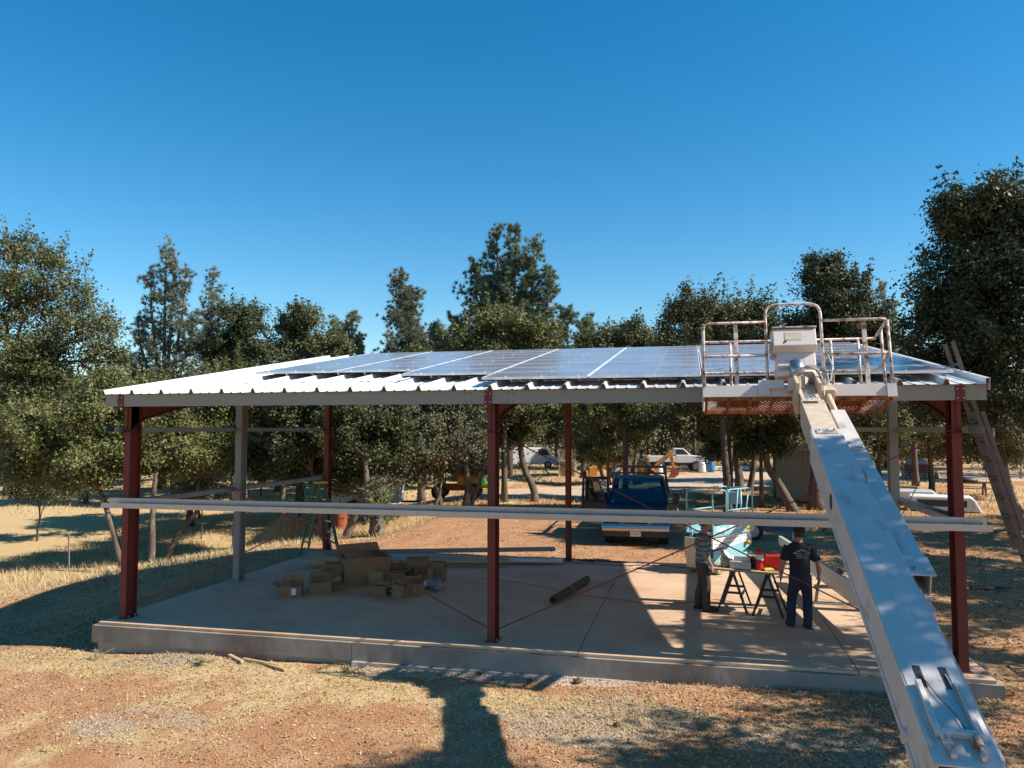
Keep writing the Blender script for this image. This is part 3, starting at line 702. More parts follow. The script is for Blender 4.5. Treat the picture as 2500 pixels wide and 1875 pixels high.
oak('oak_tree', 'oak with one thick bare S curved trunk between the two middle columns',
    [(.9,26,2.9,1.0,.7),(3.4,26.6,3.2,1.1,.8),(1.4,24.6,4.4,1.3,1.1),(2.8,25.9,4.6,1.5,1.1),(2.2,25.8,3.5,1.0,.7),(.4,25.2,4.0,1.0,.8)],
    [stem(2.55, 25.3, [(-.05,0,.6),(-.55,.1,1.7),(-.75,.2,2.7),(-.85,.2,3.6)], .20, .13)], 28000, 'olive', 24, twigs=False)
oak('oak_tree', 'many stemmed oak just behind the blue pickup cab',
    [(3.6,38.2,1.7,1.1,.8),(4.0,37.5,3.9,1.7,1.7),(5.8,37.9,4.3,1.8,1.7),(4.6,37.7,2.3,1.4,1.0),(6.8,38.2,3.2,1.2,1.2)],
    [stem(4.6, 38.0, [(-.3,0,1.2),(-.7,0,2.6)], .13, .07), stem(4.9, 38.1, [(-.1,0,1.4),(-.2,0,3)], .13, .07), stem(5.2, 38.0, [(.1,0,1.4),(.3,0,3)], .14, .07), stem(6.1, 38.4, [(-.02,0,1.4),(0,0,3)], .14, .09), stem(6.5, 38.5, [(.02,0,1.4),(.2,0,3)], .14, .09)], 36000, 'bright', 25, leaf=.085)
oak('oak_tree', 'slim oak standing behind the white lifted pickup',
    [(8.4,59.0,4.9,2.2,1.6),(10.6,62.,4.6,2.2,1.8),(6.8,60.7,4.0,1.7,1.4)],
    [stem(10.3, 60., [(0,0,2),(.1,0,4.5)], .22, .13), stem(7.4, 61, [(0,0,2),(.1,0,4)], .16, .1)], 24000, 'olive', 26, leaf=.12)
oak('oak_tree', 'shade oak with forked trunk left of the beige ribbed container',
    [(12.4,33.6,2.3,1.2,.8),(11.4,33.9,3.0,1.0,.8),(13.1,30.3,4.3,1.9,1.5),(12.2,33.2,3.5,1.6,1.3),(13.4,33.5,5.0,2.0,1.3),(11.6,33.8,4.8,1.4,1.2)],
    [stem(12.8, 34.2, [(-.1,0,1.2),(-.3,0,3.0)], .30, .14), stem(13.3, 34.3, [(.25,0,1.3),(.3,0,3)], .20, .10)], 30000, 'dark', 27, leaf=.085)
oak('oak_tree', 'dark oak with leaning black trunk right behind the scissor lift rails',
    [(13.2,24.6,2.7,1.0,.6),(14.0,25.5,3.6,1.5,1.2),(14.7,23.8,4.4,1.4,1.2),(13.4,23.5,4.7,1.4,1.1),(13.0,24.5,3.9,1.2,.9)],
    [stem(14.4, 23.2, [(-.45,.3,.9),(-1.0,.7,1.9),(-1.2,.9,3.6)], .22, .12), stem(13.2, 24.8, [(0,0,1.5),(.05,0,3.2)], .10, .07)], 30000, 'dark', 28)
oak('oak_tree', 'massive dark trunked oak hidden behind the upper boom',
    [(16.0,24.8,4.6,1.6,1.2),(17.2,25.4,4.4,1.5,1.2),(17.6,25.2,5.4,1.4,1.0)],
    [stem(15.5, 24.5, [(.05,0,1.4),(.1,.1,3.2)], .36, .22), stem(16.4, 25.2, [(.05,0,1.4),(.2,.1,3.2)], .15, .10)], 24000, 'dark', 29)
oak('oak_tree', 'oak with twin slim trunks beside the grey right wall post',
    [(18.4,36.4,2.6,1.4,.8),(21.4,36.6,2.6,1.2,.9),(19.0,36.2,4.0,1.9,1.3),(20.8,35.7,4.4,1.8,1.2),(22.6,36.2,4.5,1.6,1.1)],
    [stem(19.4, 34.2, [(-.3,0,1),(-.6,0,2.3),(-.7,0,3.5)], .17, .10), stem(20.2, 34.4, [(.03,0,1.4),(0,0,3.2)], .16, .10)], 26000, 'dark', 30, leaf=.085)
oak('oak_tree', 'twiggy oak at far right behind the leaning ladder',
    [(24.4,33.6,2.2,1.4,.9),(26.2,33,2.2,1.5,1.0),(25.0,31.2,3.4,1.9,1.4),(27,32,3.8,1.9,1.5),(23.6,33,4.7,1.7,1.3)],
    [stem(26, 32, [(-.3,0,1.4),(-.5,0,3.2)], .2, .10)], 26000, 'pale', 31, leaf=.085)
# shade trees standing to the right of the view
oak('oak_tree', 'oak to the right of the boom lift, outside the picture, shading it',
    [(17.6,-6.8,8.0,1.6,1.2),(18.2,-5.9,8.7,1.3,1.0),(18.4,-3.2,6.4,1.3,.9),(19.8,-6.6,9.6,1.6,1.2),(16.9,-8.4,7.0,1.6,1.1),(19.8,-2.2,6.0,1.6,1.0),(18.8,-7.6,6.2,1.6,1.0),(20.6,-4.2,7.6,1.3,1.0),(18.3,-5.2,9.0,.9,.7),(18.3,-4.3,8.9,.7,.6),(16.8,-5.2,5.4,1.1,.8),(19.4,-4.0,7.4,1.0,.8)],
    [stem(19.4, -4.8, [(0,0,2.2),(-.1,0,4.2),(-.3,0,6.4)], .30, .14)], 12500, 'olive', 32, leaf=.095, dens=5, clump=.40)
oak('oak_tree', 'oak right of the slab, outside the picture, dappling the floor',
    [(20.2,.5,7.4,1.5,1.0),(19.6,1.6,6.7,1.3,.9),(21.6,1.2,8.4,1.6,1.1),(20.7,-.6,6.4,1.4,.9),(23.4,2.6,7.4,1.3,.9),(20.4,1.4,10.2,1.5,1.1),(23,1,6.2,1.4,1.)],
    [stem(22, 1.6, [(0,0,2.2),(-.2,0,4.4),(-.4,0,6.5)], .30, .14)], 9500, 'olive', 33, leaf=.09, dens=5, clump=.36)
oak('oak_tree', 'oak beyond the right ladder, outside the picture',
    [(24.2,4.8,6.6,1.6,1.1),(26.5,7,8.6,1.6,1.2),(23,11.5,6.2,1.6,1.1),(25,8.5,8.2,2.0,1.7),(23.6,9.6,6.6,1.8,1.3),(26.2,10,7.0,1.9,1.4),(23.2,7.2,5.6,1.5,1.1),(24.5,6.6,5.2,1.3,1)],
    [stem(24.8, 9, [(0,0,2.2),(0,0,4.4),(0,0,6.5)], .30, .14)], 30000, 'olive', 34, leaf=.09, dens=5, clump=.38)
oak('oak_tree', 'oak at the right rear, outside the picture',
    [(28,15,7.6,2.4,2.0),(26.6,17,6.0,2.0,1.5),(24.6,13.0,13.2,2.0,1.4),(24.4,15.4,13.6,2.2,1.5),(26.4,14.4,11.0,2.2,1.6),(25,17.2,12.2,1.8,1.3),(31,21,6.6,2.4,2.0)],
    [stem(26.8, 15.4, [(0,0,3.2),(-.2,0,6.4),(-.6,0,10)], .38, .16)], 36000, 'olive', 35, leaf=.09, dens=5, clump=.40)
# background oaks as copies
bo1 = oak('oak_tree', 'background oak behind the far left pines', [(-32,52,7.0,2.6,2.0),(-30,52.4,5.6,2.3,1.7),(-34,52,5.6,2.3,1.8),(-32,51.6,4.2,2.8,1.5)], [stem(-32, 52, [(0,0,2.5),(.1,0,5)], .25, .12)], 20000, 'olive', 41, leaf=.13, group='background oaks')
bo2 = oak('oak_tree', 'background oak left of the tall oak gap, low and wide', [(-22,31,5.4,2.0,1.5),(-20.4,31.4,4.6,1.8,1.3),(-23.8,31,4.4,1.9,1.4),(-22,31,3.2,2.3,1.2)], [stem(-22, 31, [(0,0,1.5),(.1,0,3.5)], .2, .10)], 20000, 'bright', 42, leaf=.10, group='background oaks')
spots = [(bo2,-17.5,36,1.15,'yellowish low oak between the left oak and the far pines'),(bo2,-27,33,1.0,'low oak half hidden behind the tall left oak'),(bo1,-20,46,1.0,'grey green oak below the far left pines'),(bo2,-10.5,33,1.1,'low oak right below the round topped oak'),
 (bo1,-8,46,1.0,'oak below the middle conifer behind the roof'),(bo2,-5,30,1.2,'oak behind the white trailer'),(bo1,4,58,.9,'oak far behind the curved trunk'),(bo1,-3,64,1.0,'oak far behind the plywood shed'),(bo1,14,66,1.0,'oak behind the slate blue vehicle'),
 (bo1,20,58,1.0,'oak behind the twin trunk oak, deep in shade'),(bo2,18.4,44,1.2,'oak behind the boom at mid distance'),(bo1,29,62,.95,'oak behind the traffic cone'),(bo1,36,66,1.0,'oak behind the chain link fence'),(bo2,32,50,1.1,'oak at far right beyond the fence'),
 (bo1,-13,60,1.05,'oak far behind the drill rig'),(bo2,-13.6,21,.9,'bushy oak on the bank left of the grey wall post'),(bo1,-42,60,1.1,'oak at the end of the left field'),(bo1,-52,66,1.2,'farthest oak across the left field'),(bo2,2,47,1.15,'oak beyond the lawn tractor'),(bo2,-9,37,1.2,'low oak left of the drill rig'),(bo2,17,30,1.0,'oak right of the beige container'),(bo2,24,42,1.1,'oak left of the picnic table'),(bo2,-25,27,1.1,'low oak at the far left end of the field'),(bo2,-4.5,22.5,.85,'low oak behind the leaning trunk oak'),(bo2,-8.4,20.5,.8,'low oak behind the flatbed trailer'),(bo2,12.0,28,.85,'low oak behind the scissor lift rails'),(bo2,18.6,29,.9,'low oak behind the grey right wall post'),(bo2,22.5,33,.9,'low oak behind the white truck caps'),(bo1,9,70,1.0,'oak at the back of the yard behind the backhoe')]
for src, x, y, s, lb in spots:
    c = copy_tree(src); z = float(gz(np.array([x]), np.array([y]))[0]); c.location = (x, y, z); c.scale = (s, s, s*random.uniform(.9, 1.1)); c.rotation_euler = (0, 0, random.uniform(0, 6.28)); c['label'] = lb
sh0 = oak('shrub', 'grey green shrub at the foot of the left bank', [(-18.5,17,.9,1.1,.8),(-17.6,17.4,.6,.9,.6),(-19.3,17.2,.6,.9,.6)], [stem(-18.5, 17, [(0,0,.5),(.1,0,.9)], .05, .03)], 7000, 'pale', 46, leaf=.07, group='shrubs in the yard', twigs=False)
sh0['category'] = 'shrub'
for i, (x, y, s_, lb) in enumerate([(-14.5,23,1.2,'shrub below the low oak on the left bank'),(-11.2,18.5,1.0,'shrub left of the flatbed trailer'),(-9.4,24,1.3,'shrub left of the box trailer'),(-3.4,18.5,.8,'shrub right of the rusty drum'),(-.2,22.6,.8,'shrub at the foot of the many stemmed grey oak'),(2.2,48.5,1.4,'shrub beside the plywood shed'),(5.2,40,1.0,'shrub at the foot of the oak behind the pickup'),(12.2,36,1.0,'shrub at the foot of the forked shade oak'),(17.2,27,1.0,'shrub right of the beige container'),(19.4,39,1.3,'shrub below the twin trunk oak'),(24.3,45,1.2,'bright shrub left of the dark bench'),(-24,35,1.6,'shrub far across the left field'),(-30,40,1.8,'largest shrub far across the left field'),(-17,33,1.5,'shrub below the yellowish low oak'),(30,47,1.4,'shrub in front of the chain link fence')]):
    c = copy_tree(sh0); c.location = (x, y, float(gz(np.array([x]), np.array([y]))[0])-.1); c.scale = (s_, s_, s_*random.uniform(.8, 1.1)); c.rotation_euler = (0, 0, random.uniform(0, 6.28)); c['label'] = lb
# small leafless grey tree
def bare_tree(x, y, h, w, label, seed, z0=None):
    rng = np.random.default_rng(seed); z = float(gz(np.array([x]), np.array([y]))[0]); t = thing('bare_tree', label, 'tree', (x, y, z)); mb = MB(); tw = MB()
    def rec(p, d, L, r, k):
        q = p + d*L; mid = p.lerp(q, .5) + Vector(rng.normal(0, L*.05, 3))
        (mb if k < 2 else tw).tube([p, mid, q], [r, r*.85, r*.65], 5 if k < 2 else 3, cap=False)
        if k >= 5: return
        for i in range(3):
            nd_ = (d + Vector(rng.normal(0, .55, 3))*w + Vector((0, 0, .08))).normalized(); rec(q if i else mid, nd_, L*rng.uniform(.58, .8), r*.6, k+1)
    rec(Vector((0, 0, 0)), Vector((0, 0, 1)), h*.34, .12, 0)
    mobj('trunk', mb.mesh('trunk', m_barkg, True), t); mobj('twigs', tw.mesh('twigs', m_barkg), t); return t
bare_tree(-17.6, 28.5, 9.2, 1.0, 'leafless grey tree between the far left pines and the dark oak', 3)
bare_tree(-16.2, 30, 8.0, 1.0, 'leafless grey sapling left of the round topped oak', 4)
bare_tree(-12.6, 8.2, 3.0, 1.1, 'leafless brown sapling at the left field edge', 5)
# pines
def pine(label, x, y, top, leaders, seed, tone=(0.163, 0.194, 0.132), tuft=.32, lower=None, n_br=26, nt=34):
    rng = np.random.default_rng(seed); z = float(gz(np.array([x]), np.array([y]))[0]); t = thing('grey_pine', label, 'tree', (x, y, z), group='grey pines behind the building')
    mb = MB(); TP = []; TD = []
    H = top - z
    fork = H*.34
    mb.tube([(0, 0, -.2), (.05, 0, fork*.5), (0, 0, fork)], [.34, .28, .24], 9)
    for (lx, ly, lh, spread) in leaders:
        hh = H*lh; p0 = Vector((0, 0, fork*.8)); p1 = Vector((lx*.55, ly*.55, fork+(hh-fork)*.35)); p2 = Vector((lx*.9, ly*.9, fork+(hh-fork)*.7)); p3 = Vector((lx, ly, hh))
        P = [p0, p1, p2, p3]; mb.tube(P, [.20, .13, .08, .025], 7)
        def at_(u):
            k = min(2, int(u*3)); return P[k].lerp(P[k+1], u*3-k)
        for i in range(n_br):
            u = .12 + .88*(i+rng.random())/n_br; a = at_(u); th = rng.uniform(0, 6.28); L = spread*(1.15-u*.9)*rng.uniform(.6, 1.2) + .16
            e = a + Vector((math.cos(th)*L, math.sin(th)*L, L*rng.uniform(.05, .75)))
            m_ = a.lerp(e, .55) - Vector((0, 0, L*.10)); mb.tube([a, m_, e], [.03, .022, .01], 4, cap=False)
            k = max(6, int(L*15))
            for j in range(k):
                w_ = .35 + .65*rng.random(); q = a.lerp(m_, w_/.55) if w_ < .55 else m_.lerp(e, (w_-.55)/.45)
                TP.append(q + Vector(rng.normal(0, .13+.10*L, 3))); TD.append((e-a).normalized()*.6 + Vector((0, 0, .55)))
        for j in range(26): q = p2.lerp(p3, rng.random()); TP.append(q+Vector(rng.normal(0, .16, 3))); TD.append(Vector((0, 0, 1)))
    TP = np.array([tuple(p) for p in TP]); TD = np.array([tuple(p) for p in TD]); n = len(TP)
    idx = np.repeat(np.arange(n), nt); D = unit(TD[idx] + rng.normal(0, .75, (len(idx), 3))); L = tuft*rng.uniform(.7, 1.2, len(idx))
    S_ = unit(np.cross(D, rng.normal(size=D.shape)))*(.020+.010*rng.random(len(idx)))[:, None]
    B = TP[idx]; V = np.stack([B-S_, B+S_, B+D*L[:, None]], 1).reshape(-1, 3)
    k = np.clip(rng.normal(1, .22, n)[idx] + rng.normal(0, .12, len(idx)), .4, 1.7)[:, None]
    col = np.array(tone)*k; brown = rng.random(n)[idx] < .02; col[brown] = np.array((.20, .12, .06))
    me = np_mesh('crown', V, np.arange(len(V)).reshape(-1, 3), m_needle, False, np.repeat(col, 3, 0)); mobj('crown', me, t)
    mobj('trunk', mb.mesh('trunk', m_bark, True), t); return t
pine('tallest grey pine with many upright tops behind the middle of the roof', -2.3, 40.1, 17.8, [(-2.5,0,.86,1.7),(-.9,.3,1.0,1.2),(.6,-.2,.99,1.2),(1.9,.2,.94,1.3),(3.1,0,.82,1.2),(-.2,.8,.9,1.3),(-1.6,.4,.8,1.3),(1.2,.5,.8,1.3),(-3.9,.3,.64,1.3),(4.2,-.2,.66,1.2),(5.9,.2,.62,1.0),(-5.6,0,.60,.9)], 51, n_br=34, nt=36, tone=(0.178, 0.220, 0.142))
pine('thin airy grey pine with fanned stems behind the left of the roof', -27, 36.5, 17.0, [(-1.4,0,.90,1.2),(-.3,.2,1.0,1.0),(.6,0,.97,1.0),(1.5,.1,.90,1.2),(-2.4,0,.70,1.3),(2.2,.2,.72,1.2),(-3.0,.2,.52,1.1)], 52, tone=(0.209, 0.232, 0.163), n_br=24, nt=20)
pine('slender pale pine right beside the airy left pine', -24.7, 38.6, 15.4, [(0,0,1.0,1.1),(.5,.1,.85,1.0),(-.5,0,.8,1.0)], 53, tone=(0.232, 0.248, 0.178), n_br=24, nt=20)
pine('cone shaped grey pine left of the tallest pine', -11.6, 44.1, 15.4, [(-.2,0,1.0,2.3),(.5,.2,.93,2.0),(1.9,0,.66,1.3),(-2.4,.1,.58,1.2),(-3.3,0,.48,1.0)], 54, tone=(0.194, 0.209, 0.139), n_br=40)
pine('small conifer just right of the cone shaped pine', -9.6, 46.6, 11.8, [(0,0,1.0,1.3),(.6,.1,.85,1.1)], 55, tone=(0.240, 0.262, 0.198), n_br=24)
pine('round headed pale pine right of the round topped oak', -17.0, 44.9, 12.8, [(-.6,0,.95,1.4),(.5,0,1.0,1.4),(1.2,.1,.85,1.2)], 56, tone=(0.262, 0.282, 0.157), n_br=26)
pine('distant pine top between the dark oak and right edge oak', 27.2, 63.4, 16.6, [(0,0,1.0,1.3),(.8,0,.9,1.1),(-.8,.1,.85,1.2)], 57, tone=(0.293, 0.324, 0.251), n_br=20)
pine('small long needled pine sapling beyond the step ladder', -.95, 13.9, 1.45, [(0,0,1.0,.34),(.2,.1,.7,.25)], 58, tone=(0.26, 0.29, 0.17), n_br=9, nt=14, tuft=.17)
# far woodland closing the horizon
def woodland():
    rng = np.random.default_rng(61); Vs = []; Fs = []; Cs = []; n0 = 0; C = []; S_ = []
    for i in range(230):
        th = rng.uniform(-1.15, 1.0); r = rng.uniform(70, 118); x = 10+r*math.sin(th); y = -12+r*math.cos(th)
        z = float(gz(np.array([x]), np.array([y]))[0]); h = rng.uniform(5, 9.5); w = rng.uniform(2.5, 4)
        for j in range(7): C.append((x+rng.normal(0, w*.45), y+rng.normal(0, w*.45), z+h*rng.uniform(.05, .85))); S_.append(w*.42)
    C = np.array(C); S_ = np.array(S_); n = 130000; ci = rng.integers(0, len(C), n)
    P = C[ci] + rng.normal(size=(n, 3))*S_[ci][:, None]*np.array([1, 1, .7]); V, Fq = leaf_quads(P, rng.normal(size=(n, 3))+np.array([0, 0, .6]), .24*rng.uniform(.6, 1.3, n), .6, rng, True)
    k = np.clip(rng.normal(.5, .25, len(C))[ci] + rng.normal(0, .2, n), 0, 1.2)[:, None]; col = np.array((.07, .08, .035))*(1-k) + np.array((.17, .165, .08))*k
    tag(mobj('distant_woodland', np_mesh('distant_woodland', V, Fq, m_leaf, False, np.repeat(col, 3, 0))), 'far mass of oak woodland along the horizon', 'woodland', kind='stuff')
woodland()
# ------------------------------------------------------------------ grass, gravel, litter
def blades(name, label, X, Y, h, w, cols, rng, lean=.5, base=None):
    n = len(X); Z = gz(X, Y) - .01; th = rng.uniform(0, 6.28, n); d = np.stack([np.cos(th), np.sin(th), np.zeros(n)], 1); s = np.stack([-np.sin(th), np.cos(th), np.zeros(n)], 1)*(w/2)[:, None]
    B = np.stack([X, Y, Z], 1); ln = (h*lean*rng.uniform(.2, 1.6, n))[:, None]; T = B + d*ln; T[:, 2] += h
    Mi = B + d*ln*.35; Mi[:, 2] += h*.55
    V = np.stack([B-s, B+s, Mi+s*.8, Mi-s*.8, T], 1).reshape(-1, 3); i = np.arange(n)*5
    F1 = np.stack([i, i+1, i+2], 1); F2 = np.stack([i, i+2, i+3], 1); F3 = np.stack([i+3, i+2, i+4], 1)
    k = rng.random(n)[:, None]; col = np.array(cols[0])*(1-k) + np.array(cols[1])*k
    g_ = rng.random(n) < cols[2]; col[g_] = np.array((.16, .19, .05))
    tag(mobj(name, np_mesh(name, V, np.concatenate([F1, F2, F3]), m_straw, False, np.repeat(col, 5, 0))), label, 'grass', kind='stuff')
def scatter(n, x0, x1, y0, y1, mk, rng, power=1.0):
    X = rng.uniform(x0, x1, n); Y = rng.uniform(y0, y1, n); keep = rng.random(n) < np.clip(mk(X, Y), 0, 1)**power
    return X[keep], Y[keep]
rg = np.random.default_rng(77)
def outside(X, Y): return ~((X > -.42) & (X < 14.36) & (Y > -.42) & (Y < 8.46))
def fgm(X, Y): return masks(X, Y)[0]*outside(X, Y)*(.35+1.1*(fbm(X*2.3, Y*2.3, 55) > .48))
X, Y = scatter(90000, -5, 15, -4.2, -.35, fgm, rg, 1.3); n = len(X)
blades('dry_grass', 'short dry yellow grass in front of the slab', X, Y, rg.uniform(.012, .06, n), rg.uniform(.004, .009, n), ((.42, .28, .11), (.70, .54, .28), .05), rg, 2.6)
X, Y = scatter(70000, -16, -1.8, 0.5, 20, lambda X, Y: masks(X, Y)[0]*(.25+.9*(fbm(X*.9, Y*.9, 57) > .46))*(1-.9*((np.abs(X+2.6-.25*(Y-6)) < 1.0))), rg, 1.2); n = len(X)
blades('tall_dry_grass', 'tall dry golden grass on the bank left of the slab', X, Y, rg.uniform(.06, .30, n), rg.uniform(.008, .016, n), ((.42, .29, .14), (.72, .57, .34), .03), rg, .9)
X, Y = scatter(60000, -7, 3, 9, 24, lambda X, Y: masks(X, Y)[0]*(.2+.9*(fbm(X*.9, Y*.9, 58) > .47))*(X < 1.0-.1*(Y-9)), rg, 1.2); n = len(X)
blades('tall_dry_grass', 'tall dry golden grass behind the rear left column', X, Y, rg.uniform(.05, .28, n), rg.uniform(.008, .016, n), ((.42, .28, .13), (.70, .55, .32), .05), rg, .9)
X, Y = scatter(60000, -60, 30, 22, 70, lambda X, Y: (.3+.7*(fbm(X*.3, Y*.3, 59) > .45))*(1-road_mask(X, Y)), rg); n = len(X)
blades('field_grass', 'dry straw coloured field grass in the far yard', X, Y, rg.uniform(.06, .24, n), rg.uniform(.02, .045, n), ((.42, .27, .11), (.66, .48, .24), .03), rg, .5)
X, Y = scatter(26000, 14.4, 30, -3, 26, lambda X, Y: (.15+.6*(fbm(X*.6, Y*.6, 60) > .52)), rg); n = len(X)
blades('sparse_grass', 'sparse dry grass on the shaded ground right of the slab', X, Y, rg.uniform(.03, .14, n), rg.uniform(.006, .014, n), ((.36, .22, .09), (.58, .42, .2), .12), rg, 1.0)
# gravel
def pebbles(n0, x0, x1, y0, y1, mk, rng, smin, smax, label):
    X, Y = scatter(n0, x0, x1, y0, y1, mk, rng); n = len(X); Z = gz(X, Y); s = rng.uniform(smin, smax, n)**1.0
    O = np.array([(1,0,0),(0,1,0),(-1,0,0),(0,-1,0),(0,0,.7),(0,0,-.5)])
    V = O[None]*s[:, None, None]*rng.uniform(.6, 1.3, (n, 6, 1)); a = rng.uniform(0, 6.28, n); c, q = np.cos(a)[:, None], np.sin(a)[:, None]
    V = np.stack([V[..., 0]*c - V[..., 1]*q + X[:, None], V[..., 0]*q + V[..., 1]*c + Y[:, None], V[..., 2] + Z[:, None]], -1).reshape(-1, 3)
    T = np.array([(0,1,4),(1,2,4),(2,3,4),(3,0,4),(1,0,5),(2,1,5),(3,2,5),(0,3,5)]); Fq = (np.arange(n)[:, None, None]*6 + T[None]).reshape(-1, 3)
    k = rng.random(n)[:, None]; col = np.array((.22, .14, .09))*(1-k) + np.array((.48, .38, .28))*k
    tag(mobj('gravel', np_mesh('gravel', V, Fq, m_stone, False, np.repeat(col, 6, 0))), label, 'gravel', kind='stuff')
pebbles(75000, -4, 14, -4.2, -.45, lambda X, Y: np.clip(masks(X, Y)[1]*.75 + .05 + masks(X, Y)[2]*.25, 0, 1), rg, .006, .024, 'loose grey gravel scattered over the red dirt in front')
pebbles(14000, -9, -.45, -1, 10, lambda X, Y: .25+.3*(fbm(X, Y, 75) > .5), rg, .008, .03, 'loose stones on the dirt lane left of the slab')
pebbles(16000, 0, 14, 8.6, 22, lambda X, Y: .2+.3*(fbm(X, Y, 76) > .5), rg, .010, .035, 'loose stones on the red dirt drive behind the slab')
# leaf litter
def litter(n0, x0, x1, y0, y1, mk, rng, label, s=(.012, .03)):
    X, Y = scatter(n0, x0, x1, y0, y1, mk, rng); n = len(X); P = np.stack([X, Y, gz(X, Y)+rng.uniform(.004, .02, n)], 1)
    V, Fq = leaf_quads(P, rng.normal(size=(n, 3))*.45+np.array([0, 0, 1]), rng.uniform(*s, n), .55, rng)
    k = rng.random(n)[:, None]; col = np.array((.20, .09, .04))*(1-k) + np.array((.58, .42, .24))*k
    tag(mobj('leaf_litter', np_mesh('leaf_litter', V, Fq, m_litter, False, np.repeat(col, 4, 0))), label, 'leaf litter', kind='stuff')
litter(60000, -4, 16, -4.2, -.4, lambda X, Y: .20 + .6*sstep(7, 11, X)*(.3+fbm(X*1.5, Y*1.5, 70)), rg, 'dry fallen leaves in front of the slab and under the boom')
litter(60000, 14.35, 27, -3, 24, lambda X, Y: .25 + .6*(fbm(X*.8, Y*.8, 71) > .48), rg, 'dry fallen oak leaves on the shaded ground at right', (.02, .045))
litter(26000, -9.5, -.45, -1.0, 11, lambda X, Y: .25 + .5*(fbm(X*.9, Y*.9, 73) > .5), rg, 'dry leaves and straw bits on the dirt lane left of the slab', (.015, .04))
litter(16000, 0, 15, 8.6, 24, lambda X, Y: .12 + .5*(fbm(X*.5, Y*.5, 72) > .55), rg, 'dry fallen leaves on the drive behind the slab', (.02, .045))
# ------------------------------------------------------------------ boom lift
boom_dir = Vector((.12, 4.88, 1.68)); bp = Vector((11.51, -8.01, 1.78))
bx_rot = (math.atan2(1.68, math.hypot(.12, 4.88)), 0, -math.atan2(.12, 4.88))
lift = thing('boom_lift', 'old whitish telescopic boom lift with rusty man basket reaching up in front of the roof', 'boom lift', tuple(bp), bx_rot)
def boxtube(mb, x0, x1, y0, y1, z0, z1, t=.012):
    return mb.bx(x0, x1, y0, y1, z1-t, z1).bx(x0, x1, y0, y1, z0, z0+t).bx(x0, x0+t, y0, y1, z0+t, z1-t).bx(x1-t, x1, y0, y1, z0+t, z1-t)
base = boxtube(MB(), -.1585, .1585, -.02, 5.16, -.40, 0).build('base_boom', m_boom, lift, bevel=.006)
MB().bx(-.145, .145, .9, .92, -.387, -.013).build('inner_plate', m_dark, base)
boxtube(MB(), -.138, .138, 4.6, 6.35, -.352, -.022).build('middle_boom', m_boomtan, lift, bevel=.005)
fly = boxtube(MB(), -.112, .112, 5.6, 7.18, -.305, -.045).build('fly_boom', m_boomtan, lift, bevel=.004)
MB().bx(-.07, .07, 6.5, 6.95, -.0449, -.043).build('wear_strip', m_galv, fly)
# raised seam on the left face and cover lip
MB().bx(-.166, -.1586, 0, 5.1, -.02, -.006).bx(-.1665, -.1586, 0, 3.3, -.33, -.322).build('side_seam', m_boom, base)
MB().cyl((-.1586, 3.55, -.17), (-.163, 3.55, -.17), .075, 20).build('access_hole', m_dark, base)
MB().cyl((-.159, .55, -.30), (-.185, .55, -.30), .045, 14).build('pivot_pin', m_rail, base)
# wear pad brackets
for yy, w in ((5.05, .11), (6.26, .085)):
    o = MB().bx(-w, w, yy-.06, yy+.045, .001, .012).build('wear_pad_plate', m_rail, lift, bevel=.003)
    b = MB()
    for dx in (-.6, 0, .6): b.cyl((dx*w*1.1, yy, .012), (dx*w*1.1, yy, .04), .012, 6)
    b.build('bolts', m_rail, o)['kind'] = 'stuff'
# hose tray / side cylinder housing
st = boxtube(MB(), .176, .338, 2.08, 6.05, -.265, -.060).build('side_housing', m_boom, lift, bevel=.005)
MB().bx(.190, .324, 3.0, 3.01, -.25, -.075).build('inner_plate', m_dark, st)
MB().bx(.162, .350, 2.0, 2.30, -.058, -.048).build('end_plate', m_boom, st, bevel=.01)
b = MB()
for dx in (.20, .29): b.cyl((dx+.016, 2.08, -.048), (dx+.016, 2.08, -.026), .012, 6)
b.build('bolts', m_rail, st)['kind'] = 'stuff'
MB().bx(.176, .334, 1.9, 2.6, -.36, -.29).build('lower_bracket', m_boom, st)
boxtube(MB(), .175, .265, .30, 2.6, -.33, -.20).build('hose_tray', m_boom, lift, bevel=.004)
MB().bx(.21, .31, 4.62, 4.70, -.059, -.042).build('clip_plate', m_rail, st)
MB().tube([(.24, 6.0, -.12), (.25, 6.85, -.10)], .038, 14).build('slave_cylinder_rod', m_boomtan, lift, True)
MB().bx(.13, .33, 6.78, 6.98, -.22, -.02).cyl((.13, 6.92, -.10), (.36, 6.92, -.10), .055, 14).build('cylinder_bracket', m_boomtan, lift, bevel=.006)
# sensor frame near the lower end
sf = MB().bx(-.115, -.085, .18, .62, .001, .04).bx(.085, .115, .18, .62, .001, .04).bx(-.0849, .0849, .18, .215, .001, .04).build('guide_frame', m_boom, base, bevel=.004)
for dx in (-.07, .07):
    MB().cyl((dx, .18, .022), (dx, .10, .022), .026, 12).cyl((dx, .10, .022), (dx, .02, .022), .016, 12).build('adjuster_bolt', m_rail, sf)
    MB().bx(dx-.02, dx+.02, .60, .80, .0005, .004).build('slot', m_dark, base)
MB().tube([(-.07, .72, .01), (-.02, .50, .015), (.03, .36, .012), (.05, .22, .012)], .003, 5).build('wire', m_dark, base)
MB().tube([(.07, .72, .01), (.08, .5, .02), (.09, .3, .02)], .005, 5).build('wire', m_hose, base)
MB().tube([(.155, 3.6, .004), (.165, 3.72, .03), (.16, 3.83, .05)], .004, 5).build('wire', m_dark, base)
